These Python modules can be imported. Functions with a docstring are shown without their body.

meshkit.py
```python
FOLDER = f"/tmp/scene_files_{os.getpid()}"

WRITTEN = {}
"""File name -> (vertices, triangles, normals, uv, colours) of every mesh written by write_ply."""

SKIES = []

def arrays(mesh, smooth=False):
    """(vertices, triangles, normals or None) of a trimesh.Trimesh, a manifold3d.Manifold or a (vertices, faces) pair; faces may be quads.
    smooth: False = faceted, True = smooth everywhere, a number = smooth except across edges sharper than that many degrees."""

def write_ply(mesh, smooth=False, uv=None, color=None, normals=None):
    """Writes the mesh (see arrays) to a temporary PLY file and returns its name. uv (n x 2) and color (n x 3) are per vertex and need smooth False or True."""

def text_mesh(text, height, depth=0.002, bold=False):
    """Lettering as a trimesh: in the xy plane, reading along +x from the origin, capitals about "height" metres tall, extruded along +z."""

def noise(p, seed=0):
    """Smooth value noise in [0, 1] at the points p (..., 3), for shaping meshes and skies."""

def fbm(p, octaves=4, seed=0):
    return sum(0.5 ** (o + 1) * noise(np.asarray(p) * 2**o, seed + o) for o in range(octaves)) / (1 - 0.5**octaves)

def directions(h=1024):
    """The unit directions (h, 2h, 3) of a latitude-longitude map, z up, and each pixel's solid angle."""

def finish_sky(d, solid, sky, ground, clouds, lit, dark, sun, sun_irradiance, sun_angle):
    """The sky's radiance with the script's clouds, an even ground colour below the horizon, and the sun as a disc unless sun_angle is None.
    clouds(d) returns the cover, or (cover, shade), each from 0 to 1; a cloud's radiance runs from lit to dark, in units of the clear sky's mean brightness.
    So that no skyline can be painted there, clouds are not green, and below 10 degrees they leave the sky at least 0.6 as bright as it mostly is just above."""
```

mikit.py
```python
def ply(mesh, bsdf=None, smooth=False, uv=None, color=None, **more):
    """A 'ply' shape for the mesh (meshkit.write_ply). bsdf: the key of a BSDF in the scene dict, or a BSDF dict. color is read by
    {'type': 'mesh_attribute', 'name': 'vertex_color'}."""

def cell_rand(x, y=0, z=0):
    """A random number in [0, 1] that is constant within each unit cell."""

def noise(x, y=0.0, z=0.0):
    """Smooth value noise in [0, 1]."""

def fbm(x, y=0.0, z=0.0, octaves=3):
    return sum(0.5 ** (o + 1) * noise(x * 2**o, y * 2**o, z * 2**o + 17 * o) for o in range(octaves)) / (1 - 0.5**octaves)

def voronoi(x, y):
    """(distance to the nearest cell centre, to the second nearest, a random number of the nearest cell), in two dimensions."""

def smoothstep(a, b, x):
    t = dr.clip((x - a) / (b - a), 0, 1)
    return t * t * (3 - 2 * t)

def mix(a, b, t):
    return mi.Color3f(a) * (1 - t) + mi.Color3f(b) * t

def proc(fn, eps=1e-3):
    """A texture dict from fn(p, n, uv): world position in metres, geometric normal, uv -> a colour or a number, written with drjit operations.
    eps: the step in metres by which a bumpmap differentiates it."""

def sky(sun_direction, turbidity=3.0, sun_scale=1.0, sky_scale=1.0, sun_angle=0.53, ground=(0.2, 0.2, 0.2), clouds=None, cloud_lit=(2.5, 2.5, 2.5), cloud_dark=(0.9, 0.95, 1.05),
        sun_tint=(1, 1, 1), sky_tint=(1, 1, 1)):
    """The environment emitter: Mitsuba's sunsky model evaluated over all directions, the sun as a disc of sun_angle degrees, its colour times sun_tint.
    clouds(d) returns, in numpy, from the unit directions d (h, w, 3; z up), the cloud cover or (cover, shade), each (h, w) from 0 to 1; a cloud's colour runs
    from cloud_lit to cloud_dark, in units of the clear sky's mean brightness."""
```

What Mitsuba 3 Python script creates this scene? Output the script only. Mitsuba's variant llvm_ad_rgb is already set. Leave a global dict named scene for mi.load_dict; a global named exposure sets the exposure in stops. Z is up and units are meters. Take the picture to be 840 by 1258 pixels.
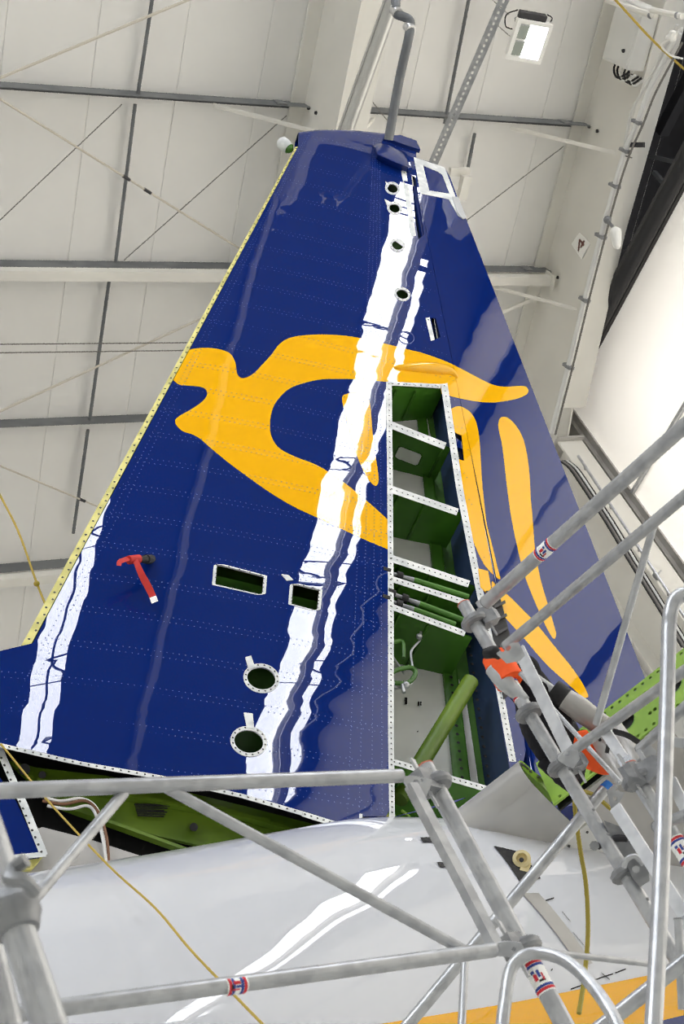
import math, random
import numpy as np, trimesh, drjit as dr, mitsuba as mi, mikit, meshkit
import shapely, shapely.geometry as sg, shapely.affinity as sa
from shapely.ops import unary_union

# ------------------------------------------------------------------ camera, light, exposure
RNG = np.random.default_rng(7)
W_, H_ = 840, 1258
F_ = 2041.27                                    # focal length in pixels of the 840 x 1258 frame
POS = np.array([-1.17311, -7.05703, 1.49344])
RC = np.array([[0.8605382582885615, -0.3174362557376988, -0.398381889102553],
               [-0.06488735697668697, 0.7074002168859586, -0.7038285047184993],
               [0.5052361199738876, 0.6315213034355447, 0.5881473509085983]])   # rows: right, down, forward
T = mi.ScalarTransform4f
scene, labels = {}, {}
scene['camera'] = {'type': 'thinlens', 'fov': math.degrees(2 * math.atan(H_ / 2 / F_)), 'fov_axis': 'y',
                   'aperture_radius': 0.0030, 'focus_distance': 10.0, 'near_clip': 0.05, 'far_clip': 200.0,
                   'to_world': T().look_at(origin=POS.tolist(), target=(POS + RC[2]).tolist(), up=(-RC[1]).tolist())}
exposure = 0.58
# overcast daylight outside the hangar; it reaches the inside through the translucent door and the rooflights
scene['sky'] = mikit.sky((0.3, -0.5, 0.8), turbidity=4.0, sun_scale=0.0, sky_scale=24.0,
                         clouds=lambda d: np.full(d.shape[:2], 0.97), cloud_lit=(1.0, 0.99, 0.98), cloud_dark=(1.0, 0.99, 0.98), ground=(0.3, 0.3, 0.3))
ROOFLIGHT = (9.5, 9.8, 10.4)                  # radiance of rooflight panes and added fill panes under the bright overcast sky
LAMP = (9.0, 9.3, 9.8)


# ------------------------------------------------------------------ materials
def rgb(*c): return {'type': 'rgb', 'value': list(c)}
def lin(r, g, b): return [((x / 255 + 0.055) / 1.055) ** 2.4 if x > 10 else x / 255 / 12.92 for x in (r, g, b)]
def mat(name, color, rough=0.5, metallic=0.0, spec=0.5, **more):
    col = color if isinstance(color, dict) else rgb(*color)
    scene['mat_' + name] = {'type': 'twosided', 'bsdf': {'type': 'principled', 'base_color': col, 'roughness': rough, 'metallic': metallic, 'specular': spec, **more}}
    return 'mat_' + name
def speckle(c0, c1, s, lo=0.35, hi=0.65):
    def fn(p, n, uv): return mikit.mix(c0, c1, mikit.smoothstep(lo, hi, mikit.fbm(p.x * s, p.y * s, p.z * s, 3)))
    return mikit.proc(fn)
def gloss(name, color, alpha=0.02, ior=1.5):
    scene['mat_' + name] = {'type': 'twosided', 'bsdf': {'type': 'plastic', 'diffuse_reflectance': color if isinstance(color, dict) else rgb(*color), 'int_ior': ior, 'nonlinear': False}}
    return 'mat_' + name
BLUE = gloss('blue_paint', lin(8, 35, 104), 0.012, 1.55)
BLUE_FLAT = mat('blue_worn', lin(20, 48, 120), 0.4)
YELLOW = gloss('yellow_paint', lin(240, 178, 14), 0.012, 1.5)
WHITE = gloss('white_paint', lin(203, 205, 210), 0.02, 1.5)
STRIPE = gloss('stripe_yellow', lin(232, 168, 12), 0.05)
RIVET = mat('rivet', lin(95, 112, 165), 0.25, 0.2)
EDGE = mat('edge_white', speckle(lin(222, 224, 222), lin(196, 200, 200), 12), 0.5)
DOT = mat('fastener_dark', lin(60, 62, 60), 0.5)
GREEN = mat('primer_green', speckle(lin(70, 122, 34), lin(58, 104, 28), 3), 0.42)
GREEN_D = mat('primer_green_dark', speckle(lin(66, 112, 34), lin(50, 92, 28), 4), 0.45)
GREEN_L = mat('primer_green_light', speckle(lin(136, 172, 64), lin(122, 158, 58), 5), 0.45)
OLIVE = mat('primer_olive', speckle(lin(94, 120, 26), lin(74, 100, 18), 2.5), 0.45)
PRIMER_Y = mat('primer_yellow', speckle(lin(222, 214, 130), lin(196, 190, 110), 10), 0.5)
GREYSKIN = mat('grey_panel', speckle(lin(214, 214, 210), lin(200, 200, 198), 2), 0.5)
GREYMETAL = mat('grey_metal', speckle(lin(176, 174, 170), lin(158, 156, 152), 3), 0.35, 0.25)
BLACK = mat('black', lin(18, 18, 20), 0.6)
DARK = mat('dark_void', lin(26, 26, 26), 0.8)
GALV = mat('galvanised', speckle(lin(186, 188, 190), lin(170, 172, 175), 22), 0.3, 0.55)
GALV_F = mat('galvanised_flat', speckle(lin(204, 206, 208), lin(188, 190, 193), 16), 0.5, 0.1)
GALV_D = mat('galvanised_cast', speckle(lin(146, 148, 150), lin(128, 130, 133), 30), 0.42, 0.45)
ALU = mat('aluminium_tube', lin(205, 207, 209), 0.25, 0.85)
PURLIN = mat('purlin_zinc', speckle(lin(116, 119, 121), lin(102, 105, 108), 3), 0.45, 0.2)
BEAMW = mat('steel_white', speckle(lin(222, 220, 213), lin(215, 213, 206), 0.9), 0.5)
PANEL = mat('roof_panel', lin(225, 224, 221), 0.5)
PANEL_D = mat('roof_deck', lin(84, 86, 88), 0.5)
CONCRETE = mat('concrete', speckle(lin(204, 204, 200), lin(190, 190, 186), 1.5), 0.5)
WALLM = mat('wall_cladding', lin(224, 223, 219), 0.5)
ROD = mat('rod_cream', lin(196, 190, 176), 0.45)
WIRE = mat('wire_grey', lin(110, 108, 104), 0.5)
DARKSTEEL_SHADE = mat('dark_steel_and_shade', lin(40, 40, 44), 0.4)
RUBBER = mat('rubber', lin(30, 30, 33), 0.35)
ROPE = mat('rope_yellow', lin(176, 150, 60), 0.6)
ORANGE = mat('orange_fabric', lin(250, 92, 28), 0.7)
RED = mat('red_fabric', lin(190, 40, 34), 0.6)
CLOTH = mat('black_fabric', lin(22, 23, 28), 0.9)
TAPE = mat('grey_tape', lin(176, 178, 178), 0.45)
BOXG = mat('box_grey', lin(212, 212, 208), 0.4)
PLASTIC = mat('plastic_white', lin(236, 236, 232), 0.35)
PAPER = mat('paper', lin(240, 240, 236), 0.7)
INK = mat('ink', lin(24, 24, 24), 0.7)
INKRED = mat('ink_red', lin(200, 36, 50), 0.6)
INKBLUE = mat('ink_blue', lin(40, 60, 140), 0.6)
CAPBLUE = mat('cap_blue', lin(40, 120, 210), 0.5)
BRASS = mat('fitting_gold', lin(196, 170, 90), 0.4, 0.3)
SILVER = mat('duct_silver', lin(206, 206, 204), 0.28, 0.7)
scene['mat_door'] = {'type': 'principledthin', 'base_color': rgb(*lin(250, 244, 233)), 'diff_trans': 1.3, 'roughness': 0.6, 'spec_trans': 0.0}
DOORM = 'mat_door'


# ------------------------------------------------------------------ keys and labels
USED = {}
def num(key):
    if key not in USED: USED[key] = 0; return key
    USED[key] += 1; return f'{key}_{USED[key]:03d}'
def lab(key, label=None, cat=None, group=None, kind=None):
    d = labels.setdefault(key, {})
    if label: d['label'] = label
    if cat: d['category'] = cat
    if group: d['group'] = group
    if kind: d['kind'] = kind
    return key
def thing(name, label, cat=None, group=None, kind=None): return lab(num(name), label, cat, group, kind)
def add(name, mesh, m, parent=None, smooth=30, label=None, cat=None, group=None, kind=None, **more):
    if isinstance(mesh, list): mesh = trimesh.util.concatenate(mesh)
    key = num(f'{parent}__{name}' if parent else name)
    scene[key] = mikit.ply(mesh, m, smooth=smooth, **more)
    if label or cat or group or kind: lab(key, label, cat, group, kind)
    return key


# ------------------------------------------------------------------ geometry helpers
def U(v): v = np.asarray(v, float); return v / np.linalg.norm(v)
def ray(px): return RC.T @ np.array([(px[0] - W_ / 2) / F_, (px[1] - H_ / 2) / F_, 1.0])
def hit(px, n, c): d = ray(px); n = np.asarray(n, float); return POS + d * ((c - n @ POS) / (n @ d))
def at(px, depth): return POS + ray(px) * depth
def pr(X): q = RC @ (np.asarray(X, float) - POS); return np.array([W_ / 2 + F_ * q[0] / q[2], H_ / 2 + F_ * q[1] / q[2], q[2]])
def frame(d):
    d = U(d); a = U(np.cross(d, [0, 0, 1] if abs(d[2]) < 0.95 else [1, 0, 0])); return a, np.cross(d, a), d
def tube(p, q, r, n=14, r2=None):
    p, q = np.asarray(p, float), np.asarray(q, float); a, b, d = frame(q - p); r2 = r if r2 is None else r2
    t = np.arange(n) * 2 * np.pi / n; ring = np.cos(t)[:, None] * a + np.sin(t)[:, None] * b
    v = np.vstack([p + ring * r, q + ring * r2, [p], [q]]); i = np.arange(n); j = (i + 1) % n
    f = np.vstack([np.c_[i, j, j + n], np.c_[i, j + n, i + n], np.c_[j, i, i * 0 + 2 * n], np.c_[i + n, j + n, i * 0 + 2 * n + 1]])
    return trimesh.Trimesh(v, f, process=False)
def hollow(p, q, r, wall=0.004, n=16):
    """an open-ended pipe"""
    p, q = np.asarray(p, float), np.asarray(q, float); a, b, d = frame(q - p)
    t = np.arange(n) * 2 * np.pi / n; ring = np.cos(t)[:, None] * a + np.sin(t)[:, None] * b
    v = np.vstack([p + ring * r, q + ring * r, q + ring * (r - wall), p + ring * (r - wall)]); i = np.arange(n); j = (i + 1) % n
    f = np.vstack([np.vstack([np.c_[i + k * n, j + k * n, j + ((k + 1) % 4) * n], np.c_[i + k * n, j + ((k + 1) % 4) * n, i + ((k + 1) % 4) * n]]) for k in range(4)])
    return trimesh.Trimesh(v, f, process=False)
def spline(pts, n=8):
    pts = np.asarray(pts, float); P = np.vstack([2 * pts[0] - pts[1], pts, 2 * pts[-1] - pts[-2]]); out = []
    for i in range(1, len(P) - 2):
        for t in np.linspace(0, 1, n, endpoint=False):
            p0, p1, p2, p3 = P[i - 1:i + 3]
            out.append(0.5 * ((2 * p1) + (-p0 + p2) * t + (2 * p0 - 5 * p1 + 4 * p2 - p3) * t * t + (-p0 + 3 * p1 - 3 * p2 + p3) * t ** 3))
    out.append(pts[-1]); return np.array(out)
def sweep(pts, r, n=8):
    pts = np.asarray(pts, float); r = np.broadcast_to(np.asarray(r, float), (len(pts),))
    tan = np.gradient(pts, axis=0); tan /= np.linalg.norm(tan, axis=1, keepdims=True)
    a = frame(tan[0])[0]; t = np.arange(n) * 2 * np.pi / n; V = []
    for p, d, rr in zip(pts, tan, r):
        a = U(a - d * (a @ d)); b = np.cross(d, a); V.append(p + rr * (np.cos(t)[:, None] * a + np.sin(t)[:, None] * b))
    m = len(pts); v = np.vstack(V + [[pts[0]], [pts[-1]]]); f = []; i = np.arange(n); j = (i + 1) % n
    for k in range(m - 1): f += [np.c_[i + k * n, j + k * n, j + (k + 1) * n], np.c_[i + k * n, j + (k + 1) * n, i + (k + 1) * n]]
    f += [np.c_[j, i, i * 0 + m * n], np.c_[i + (m - 1) * n, j + (m - 1) * n, i * 0 + m * n + 1]]
    return trimesh.Trimesh(v, np.vstack(f), process=False)
def obox(c, ax, ay, az, s, bev=0.0):
    """box of size s about c, along the axes"""
    s = np.asarray(s, float) / 2
    if bev > 0:
        k = [np.array([x, y, z]) for x in (-1, 1) for y in (-1, 1) for z in (-1, 1)]; P = []
        for q in k:
            for w in range(3):
                e = s - bev; e[w] = s[w]; P.append(q * e)
        m = trimesh.convex.convex_hull(np.array(P))
    else: m = trimesh.creation.box(2 * s)
    m = m.copy(); m.vertices = np.asarray(c) + m.vertices @ np.array([ax, ay, az]); 
    if np.linalg.det(np.array([ax, ay, az])) < 0: m.invert()
    return m
X_, Y_, Z_ = np.eye(3)
def abox(x0, x1, y0, y1, z0, z1, bev=0.0): return obox([(x0 + x1) / 2, (y0 + y1) / 2, (z0 + z1) / 2], X_, Y_, Z_, [x1 - x0, y1 - y0, z1 - z0], bev)
def bar(p, q, up, w, h):
    """rectangular bar from p to q; h along up, w across"""
    p, q = np.asarray(p, float), np.asarray(q, float); d = U(q - p); u = U(np.asarray(up, float) - d * (np.asarray(up, float) @ d)); s = np.cross(u, d)
    return obox((p + q) / 2, d, s, u, [np.linalg.norm(q - p), w, h])
def extr(poly, o, u, v, depth, off=0.0):
    """shapely polygon in the plane (o; u, v), thickness depth along u x v"""
    n = U(np.cross(u, v)); ms = []
    for g in getattr(poly, 'geoms', [poly]):
        if g.area < 1e-9: continue
        m = trimesh.creation.extrude_polygon(g, depth, engine='earcut')
        m.vertices = np.asarray(o) + m.vertices[:, :1] * u + m.vertices[:, 1:2] * v + (m.vertices[:, 2:] + off) * n
        ms.append(m)
    return trimesh.util.concatenate(ms)
def hull(pts): return trimesh.convex.convex_hull(np.asarray(pts, float))
def lathe(profile, c, axis, n=20):
    """profile: (radius, height) pairs about the axis through c"""
    a, b, d = frame(axis); t = np.arange(n) * 2 * np.pi / n; pf = np.asarray(profile, float); m = len(pf)
    v = np.vstack([np.asarray(c) + h * d + r * (np.cos(t)[:, None] * a + np.sin(t)[:, None] * b) for r, h in pf]); f = []; i = np.arange(n); j = (i + 1) % n
    for k in range(m - 1): f += [np.c_[i + k * n, j + k * n, j + (k + 1) * n], np.c_[i + k * n, j + (k + 1) * n, i + (k + 1) * n]]
    return trimesh.Trimesh(v, np.vstack(f), process=False)
def ball(c, r, s=(1, 1, 1)):
    m = trimesh.creation.icosphere(2, 1.0); m.vertices = np.asarray(c) + m.vertices * np.asarray(s) * r; return m


# ------------------------------------------------------------------ the hangar
TH = 0.277262; TAN = math.tan(TH); ROOF0 = 17.0
RN = np.array([0, math.sin(TH), math.cos(TH)]); RCST = ROOF0 * math.cos(TH); RD = np.array([0, math.cos(TH), -math.sin(TH)])   # roof normal and the direction down the slope
RIDGE, EAVE, EAVE_P = -3.2, 10.2, -17.0
def roof(px, below=0.0): return hit(px, RN, RCST - below)
def onroof(x, y, below=0.0): return np.array([x, y, ROOF0 - TAN * y]) - RN * below
XB, XF = 14.6, -14.0                            # gable behind the tail, gable at the front
RIDGEZ = ROOF0 - TAN * RIDGE
def roof_p(x, y, below=0.0):                    # the roof's other half, falling to -y
    return np.array([x, y, RIDGEZ + TAN * (y - RIDGE)]) - np.array([0, -math.sin(TH), math.cos(TH)]) * below
RDP = np.array([0, -math.cos(TH), -math.sin(TH)]); RNP = np.array([0, -math.sin(TH), math.cos(TH)])

add('floor', abox(XF, XB + 6, EAVE_P, EAVE, -0.2, 0), CONCRETE, kind='structure')
# roof: sandwich panels with recessed joints
thing('ceiling', 'cream roof of ribbed sandwich panels falling to the side wall', kind='structure')
PW = 1.0215; P0 = 4.873 - 19 * PW
L = (EAVE - RIDGE) / math.cos(TH); LP = (RIDGE - EAVE_P) / math.cos(TH)
LIGHTS = [(5.0, 6.0, -12.6, -4.6), (11.95, 12.67, -14.6, -3.6), (12.73, 13.2, -14.6, -4.6), (-1.2, 0.0, -13.5, -5.0), (-6.5, -4.6, -13.5, -5.0)]   # rooflights, the last two unseen and added as fill light: x0, x1, y0, y1
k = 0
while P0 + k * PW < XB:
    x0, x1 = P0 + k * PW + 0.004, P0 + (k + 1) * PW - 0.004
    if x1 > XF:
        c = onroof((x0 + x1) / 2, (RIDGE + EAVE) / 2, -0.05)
        add('panel', obox(c, X_, RD, RN, [x1 - x0, L, 0.1], 0.004), PANEL if x0 < 12.6 else DARKSTEEL_SHADE, 'ceiling', False)  # panels past the last beam are coloured dark to imitate shade
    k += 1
add('backing', obox(onroof((XF + XB) / 2, (RIDGE + EAVE) / 2, -0.06), X_, RD, RN, [XB - XF, L, 0.1]), WALLM, 'ceiling', False)
hole = unary_union([sg.box(a, (RIDGE - d) / math.cos(TH), b, (RIDGE - c) / math.cos(TH)) for a, b, c, d in LIGHTS])
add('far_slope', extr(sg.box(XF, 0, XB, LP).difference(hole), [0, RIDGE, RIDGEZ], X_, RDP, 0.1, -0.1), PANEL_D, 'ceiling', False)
for a, b, c, d in LIGHTS:                       # rooflights and added fill strips in the far slope: pane and glazing bars
    q0, q1 = roof_p(a, d, -0.02), roof_p(b, c, -0.02)
    w = thing('window_and_fill_1', 'long daylight strip in the far slope of the roof', kind='structure')
    m = trimesh.Trimesh(np.array([roof_p(a, d, -.02), roof_p(b, d, -.02), roof_p(b, c, -.02), roof_p(a, c, -.02)]), [[0, 1, 2], [0, 2, 3]], process=False)
    if m.face_normals[0][2] > 0: m.invert()
    scene[num(w + '__pane')] = mikit.ply(m, PANEL, smooth=False, emitter={'type': 'area', 'radiance': rgb(*ROOFLIGHT)})
    xm = (a + b) / 2 + 0.05 if a < 8 else a
    add('glazing_bar', [bar(roof_p(xm, d, .0), roof_p(xm, c, .0), RNP, 0.07, 0.06)] + [bar(roof_p(a, y, 0), roof_p(b, y, 0), RNP, 0.05, 0.05) for y in np.arange(c + 1.2, d, 1.9)], PURLIN, w, False)
# walls
add('wall_starboard', abox(XF, XB, EAVE, EAVE + 0.2, 0, ROOF0 - TAN * EAVE + .05), WALLM, smooth=False, kind='structure')
add('wall_port', abox(XF, XB, EAVE_P - 0.2, EAVE_P, 0, roof_p(0, EAVE_P)[2] + .05), WALLM, smooth=False, kind='structure')
gable = sg.Polygon([(EAVE_P, 0), (EAVE, 0), (EAVE, ROOF0 - TAN * EAVE + .1), (RIDGE, RIDGEZ + .1), (EAVE_P, roof_p(0, EAVE_P)[2] + .1)])
add('wall_front', extr(gable, [XF, 0, 0], Y_, Z_, 0.2, -0.2), WALLM, smooth=False, kind='structure')
DX, DT, DY0, DY1 = 13.1, 14.7, -14.0, 5.27      # tail door: plane, top, sides
gback = gable.difference(sg.box(DY0, -1, DY1, DT + 0.02))
gback = gback.difference(sg.box(-9.0, 14.6, -4.2, 17.15))
add('wall_back', extr(gback, [XB, 0, 0], Y_, Z_, 0.15), DARKSTEEL_SHADE, smooth=False, kind='structure')
add('added_window_5', abox(XB - .03, XB - .02, -9.0, -4.2, 14.6, 17.15), DOORM, smooth=False, label='unseen translucent strip added high in the gable to brighten the rudder reflection', kind='structure')  # out of view, added so the rudder mirrors a bright band
thing('door_1', 'tall cream translucent hangar door behind the tail', kind='structure')
DJ = [0.0, 2.2, 4.4, 6.6, 8.7, 10.8, 12.93, DT]
for a, b in zip(DJ[:-1], DJ[1:]):
    add('panel', trimesh.Trimesh(np.array([[DX, DY0, a], [DX, DY1, a], [DX, DY1, b], [DX, DY0, b]]), [[0, 2, 1], [0, 3, 2]], process=False), DOORM, 'door_1', False)
for z in DJ[1:-1]:
    w2 = .09 if z == 10.8 else .022
    add('rail', abox(DX - 0.05, DX + 0.06, DY0, DY1, z - w2, z + w2), RUBBER if z == 10.8 else GALV, 'door_1', False)
add('seal', [sweep([[DX - .12, DY0, DT + .1], [DX - .12, DY1 + .3, DT + .1]], .13, 12), abox(DX - .06, DX + .3, DY0, DY1 + .3, DT - .02, DT + .1)], RUBBER, 'door_1')
add('jamb', [abox(DX - .03, DX + .2, DY1, DY1 + .09, 0, DT)], GREYMETAL, 'door_1', False)
add('jamb_frame', [abox(DX - .1, DX + .2, DY1 + .09, DY1 + .4, 0, DT + .2), abox(DX - .1, DX + .2, DY0 - .4, DY0, 0, DT + .2)], GREYMETAL, 'door_1', False)
add('bracket', [bar([DX - .12, 3.0, 12.93], [DX - .12, 3.55, 12.75], X_, .03, .04)], GALV, 'door_1', False)
# dark lattice girder in the gap between the last roof beam and the door
g = thing('lattice_girder', 'dark steel lattice girder in the gap between roof beam and hangar door', 'girder')
for z in (15.15, 16.2): add('chord', abox(13.75, 13.9, -2.8, 5.2 if z < 16 else 1.9, z - .07, z + .07), DARKSTEEL_SHADE, g, False)
for i, y in enumerate(np.arange(-2.6, 5.0, 0.62)):
    zt = min(16.2, ROOF0 - TAN * (y + .5) - .2)
    add('strut', bar([13.82, y, 15.15], [13.82, y + (.5 if i % 2 else 0), zt], X_, .05, .06), PURLIN, g, False)

# roof beams: tapered I-sections across the hangar
def beam(xc, label, hidden_deep=1.13):
    key = thing('roof_beam', label, 'roof beam')
    # profile in (y, z) of the web: depth grows towards the knee
    top = [(y, ROOF0 - TAN * y) for y in (RIDGE, 7.2)]
    def under(y): return hidden_deep + max(0, y - 3.0) * 0.085
    ys = [RIDGE, 0, 3.0, 5.28]
    bot = [onroof(0, y, under(y))[1:] for y in ys]
    web = sg.Polygon([tuple(onroof(0, RIDGE, .02)[1:])] + [tuple(b) for b in bot] + [(5.35, bot[-1][1] - .2), tuple(onroof(0, 7.2, .02)[1:])])
    webp = sg.Polygon([tuple(roof_p(0, y, 0.02)[1:]) for y in (RIDGE, EAVE_P)] + [tuple(roof_p(0, y, .2)[1:]) for y in (EAVE_P, RIDGE)])
    add('web', [extr(web, [xc - .012, 0, 0], Y_, Z_, .024), extr(webp, [xc - .012, 0, 0], Y_, Z_, .024)], BEAMW, key, False)
    fl = [bar([xc, *a], [xc, *b], RN, .4, .025) for a, b in zip(bot[:-1], bot[1:])] + [bar(roof_p(xc, RIDGE, .2), roof_p(xc, EAVE_P, .2), RNP, .2, .025)]
    add('bottom_flange', fl, BEAMW, key, False)
    add('top_flange', [bar(onroof(xc, RIDGE, .03), onroof(xc, 7.2, .03), RN, .4, .03), bar(roof_p(xc, RIDGE, .03), roof_p(xc, EAVE_P, .03), RNP, .2, .03)], BEAMW, key, False)
    for y in (1.95, 3.87):
        for d in (.16, .34):
            p = onroof(xc - .012, y + .02, d); add('bolt', lathe([(0, .022), (.02, .02), (.024, 0), (0, 0)], p, -X_, 8), DARKSTEEL_SHADE, key)
    return key
BX = {3: 8.56, 4: 12.7}
b3 = beam(BX[3], 'cream steel roof beam running down behind the top of the fin')
b4 = beam(BX[4], 'cream steel roof beam that carries the number sign, beside the hangar door')
# column under the beam by the door
c4 = thing('steel_column', 'cream steel column below the knee of the numbered roof beam, beside the hangar door', 'column')
CY = 5.30
add('inner_flange', abox(12.5, 12.9, CY, CY + .03, 0, 14.0), BEAMW, c4, False)
add('web', abox(12.69, 12.71, CY + .03, 6.2, 0, 14.0), BEAMW, c4, False)
add('outer_flange', abox(12.5, 12.9, 6.2, 6.23, 0, 14.3), BEAMW, c4, False)
add('end_plate', abox(12.48, 12.92, CY - .06, 6.25, 13.98, 14.02), GREYMETAL, c4, False)
w = thing('wall_cladding', 'white ribbed side wall cladding behind the rudder beside the column', kind='structure')
YW = 6.9
for i, x in enumerate(np.arange(11.1, 13.0, 0.4)):
    add('panel', abox(x, x + .392, YW, YW + .06, 0, 14.9), WALLM, w, False)
for z in (11.55, 10.55):
    add('rail', abox(11.1, 12.9, YW - .09, YW, z - .09, z + .09), BEAMW, w, False)

add('trim_2', abox(DX + .0, DX + .2, DY1 + .41, EAVE, 0, 14.9), WALLM, smooth=False, label='white wall strip between column and hangar door', kind='structure')
# purlins: zinc channels between the roof beams
PY = [1.95, 3.87, 5.79, 7.71]
def purlin(x0, x1, y, label):
    h = .2; key = thing('purlin', label, 'purlin', 'zinc roof purlins')
    sec = sg.Polygon([(0, 0), (.075, 0), (.075, -.02), (.071, -.02), (.071, -.004), (.004, -.004), (.004, -h + .004), (-.068, -h + .004), (-.068, -h + .026), (-.072, -h + .026), (-.072, -h), (.004, -h)][:])
    o = onroof(x0, y, 0.006)
    m = extr(sec.buffer(.0015), o, RD, RN, x1 - x0); m2 = m.copy()
    add('channel', m, PURLIN, key, False)
    for x in (x0 + .35, x1 - .35): add('cleat', obox(onroof(x, y - .006, .09), X_, RD, RN, [.12, .012, .14]), GALV_D, key, False)
    return key
names = ['second bay from the door', 'last bay before the door']
for i, y in enumerate(PY):
    for j, (x0, x1) in enumerate([(-.5, BX[3] - .02), (BX[3] + .02, BX[4] - .02)]):
        if i > 1 and j == 1: continue
        purlin(x0, x1, y, f"grey zinc roof purlin, {['top', 'second', 'third', 'lowest'][i]} one seen in the {'bay left of the fin' if j == 0 else 'bay above the rudder'}")
# cream square struts under two of the purlins
def strut(px, y, below, x0, x1, label):
    key = thing('roof_strut', label, 'strut', None)
    add('hollow_section', bar(onroof(x0, y, below), onroof(x1, y, below), RN, .12, .12), BEAMW, key, False)
    for x in (x0, x1): add('end_plate', obox(onroof(x, y, below), X_, RD, RN, [.02, .2, .22]), BEAMW, key, False)
    return key
strut(None, 3.93, .27, -.5, BX[3] - .25, 'cream square strut under the second purlin left of the fin')
strut(None, 7.79, .27, -.5, BX[3] - .25, 'cream square strut under the lowest purlin left of the fin')
strut(None, 3.95, .29, BX[3] + .25, BX[4] - .1, 'cream square strut ending at the numbered beam right of the rudder')
# sag tubes between purlins
def rodpx(name, p, q, r, below, m, label, cat, group=None, n=8, b2=None):
    return add(name, tube(roof(p, below), roof(q, below if b2 is None else b2), r, n), m, label=label, cat=cat, group=group)
SAG = 'grey sag tubes between purlins'
for p, q, l in [((188, -8), (169, 118), 'grey sag tube above the top purlin left of the fin'), ((166, 128), (142, 322), 'grey sag tube between top and second purlin left of the fin'), ((134, 345), (110, 516), 'grey sag tube between second and third purlin left of the fin'),
                ((108, 528), (90, 655), 'grey sag tube below the third purlin left of the fin'), ((577, -8), (546, 152), 'grey sag tube above the purlin, left of the perforated tray'), ((583, 164), (573, 215), 'grey sag tube below the purlin behind the rudder tip')]:
    rodpx('sag_tube', p, q, .022, .1, PURLIN, l, 'sag tube', SAG)
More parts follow.
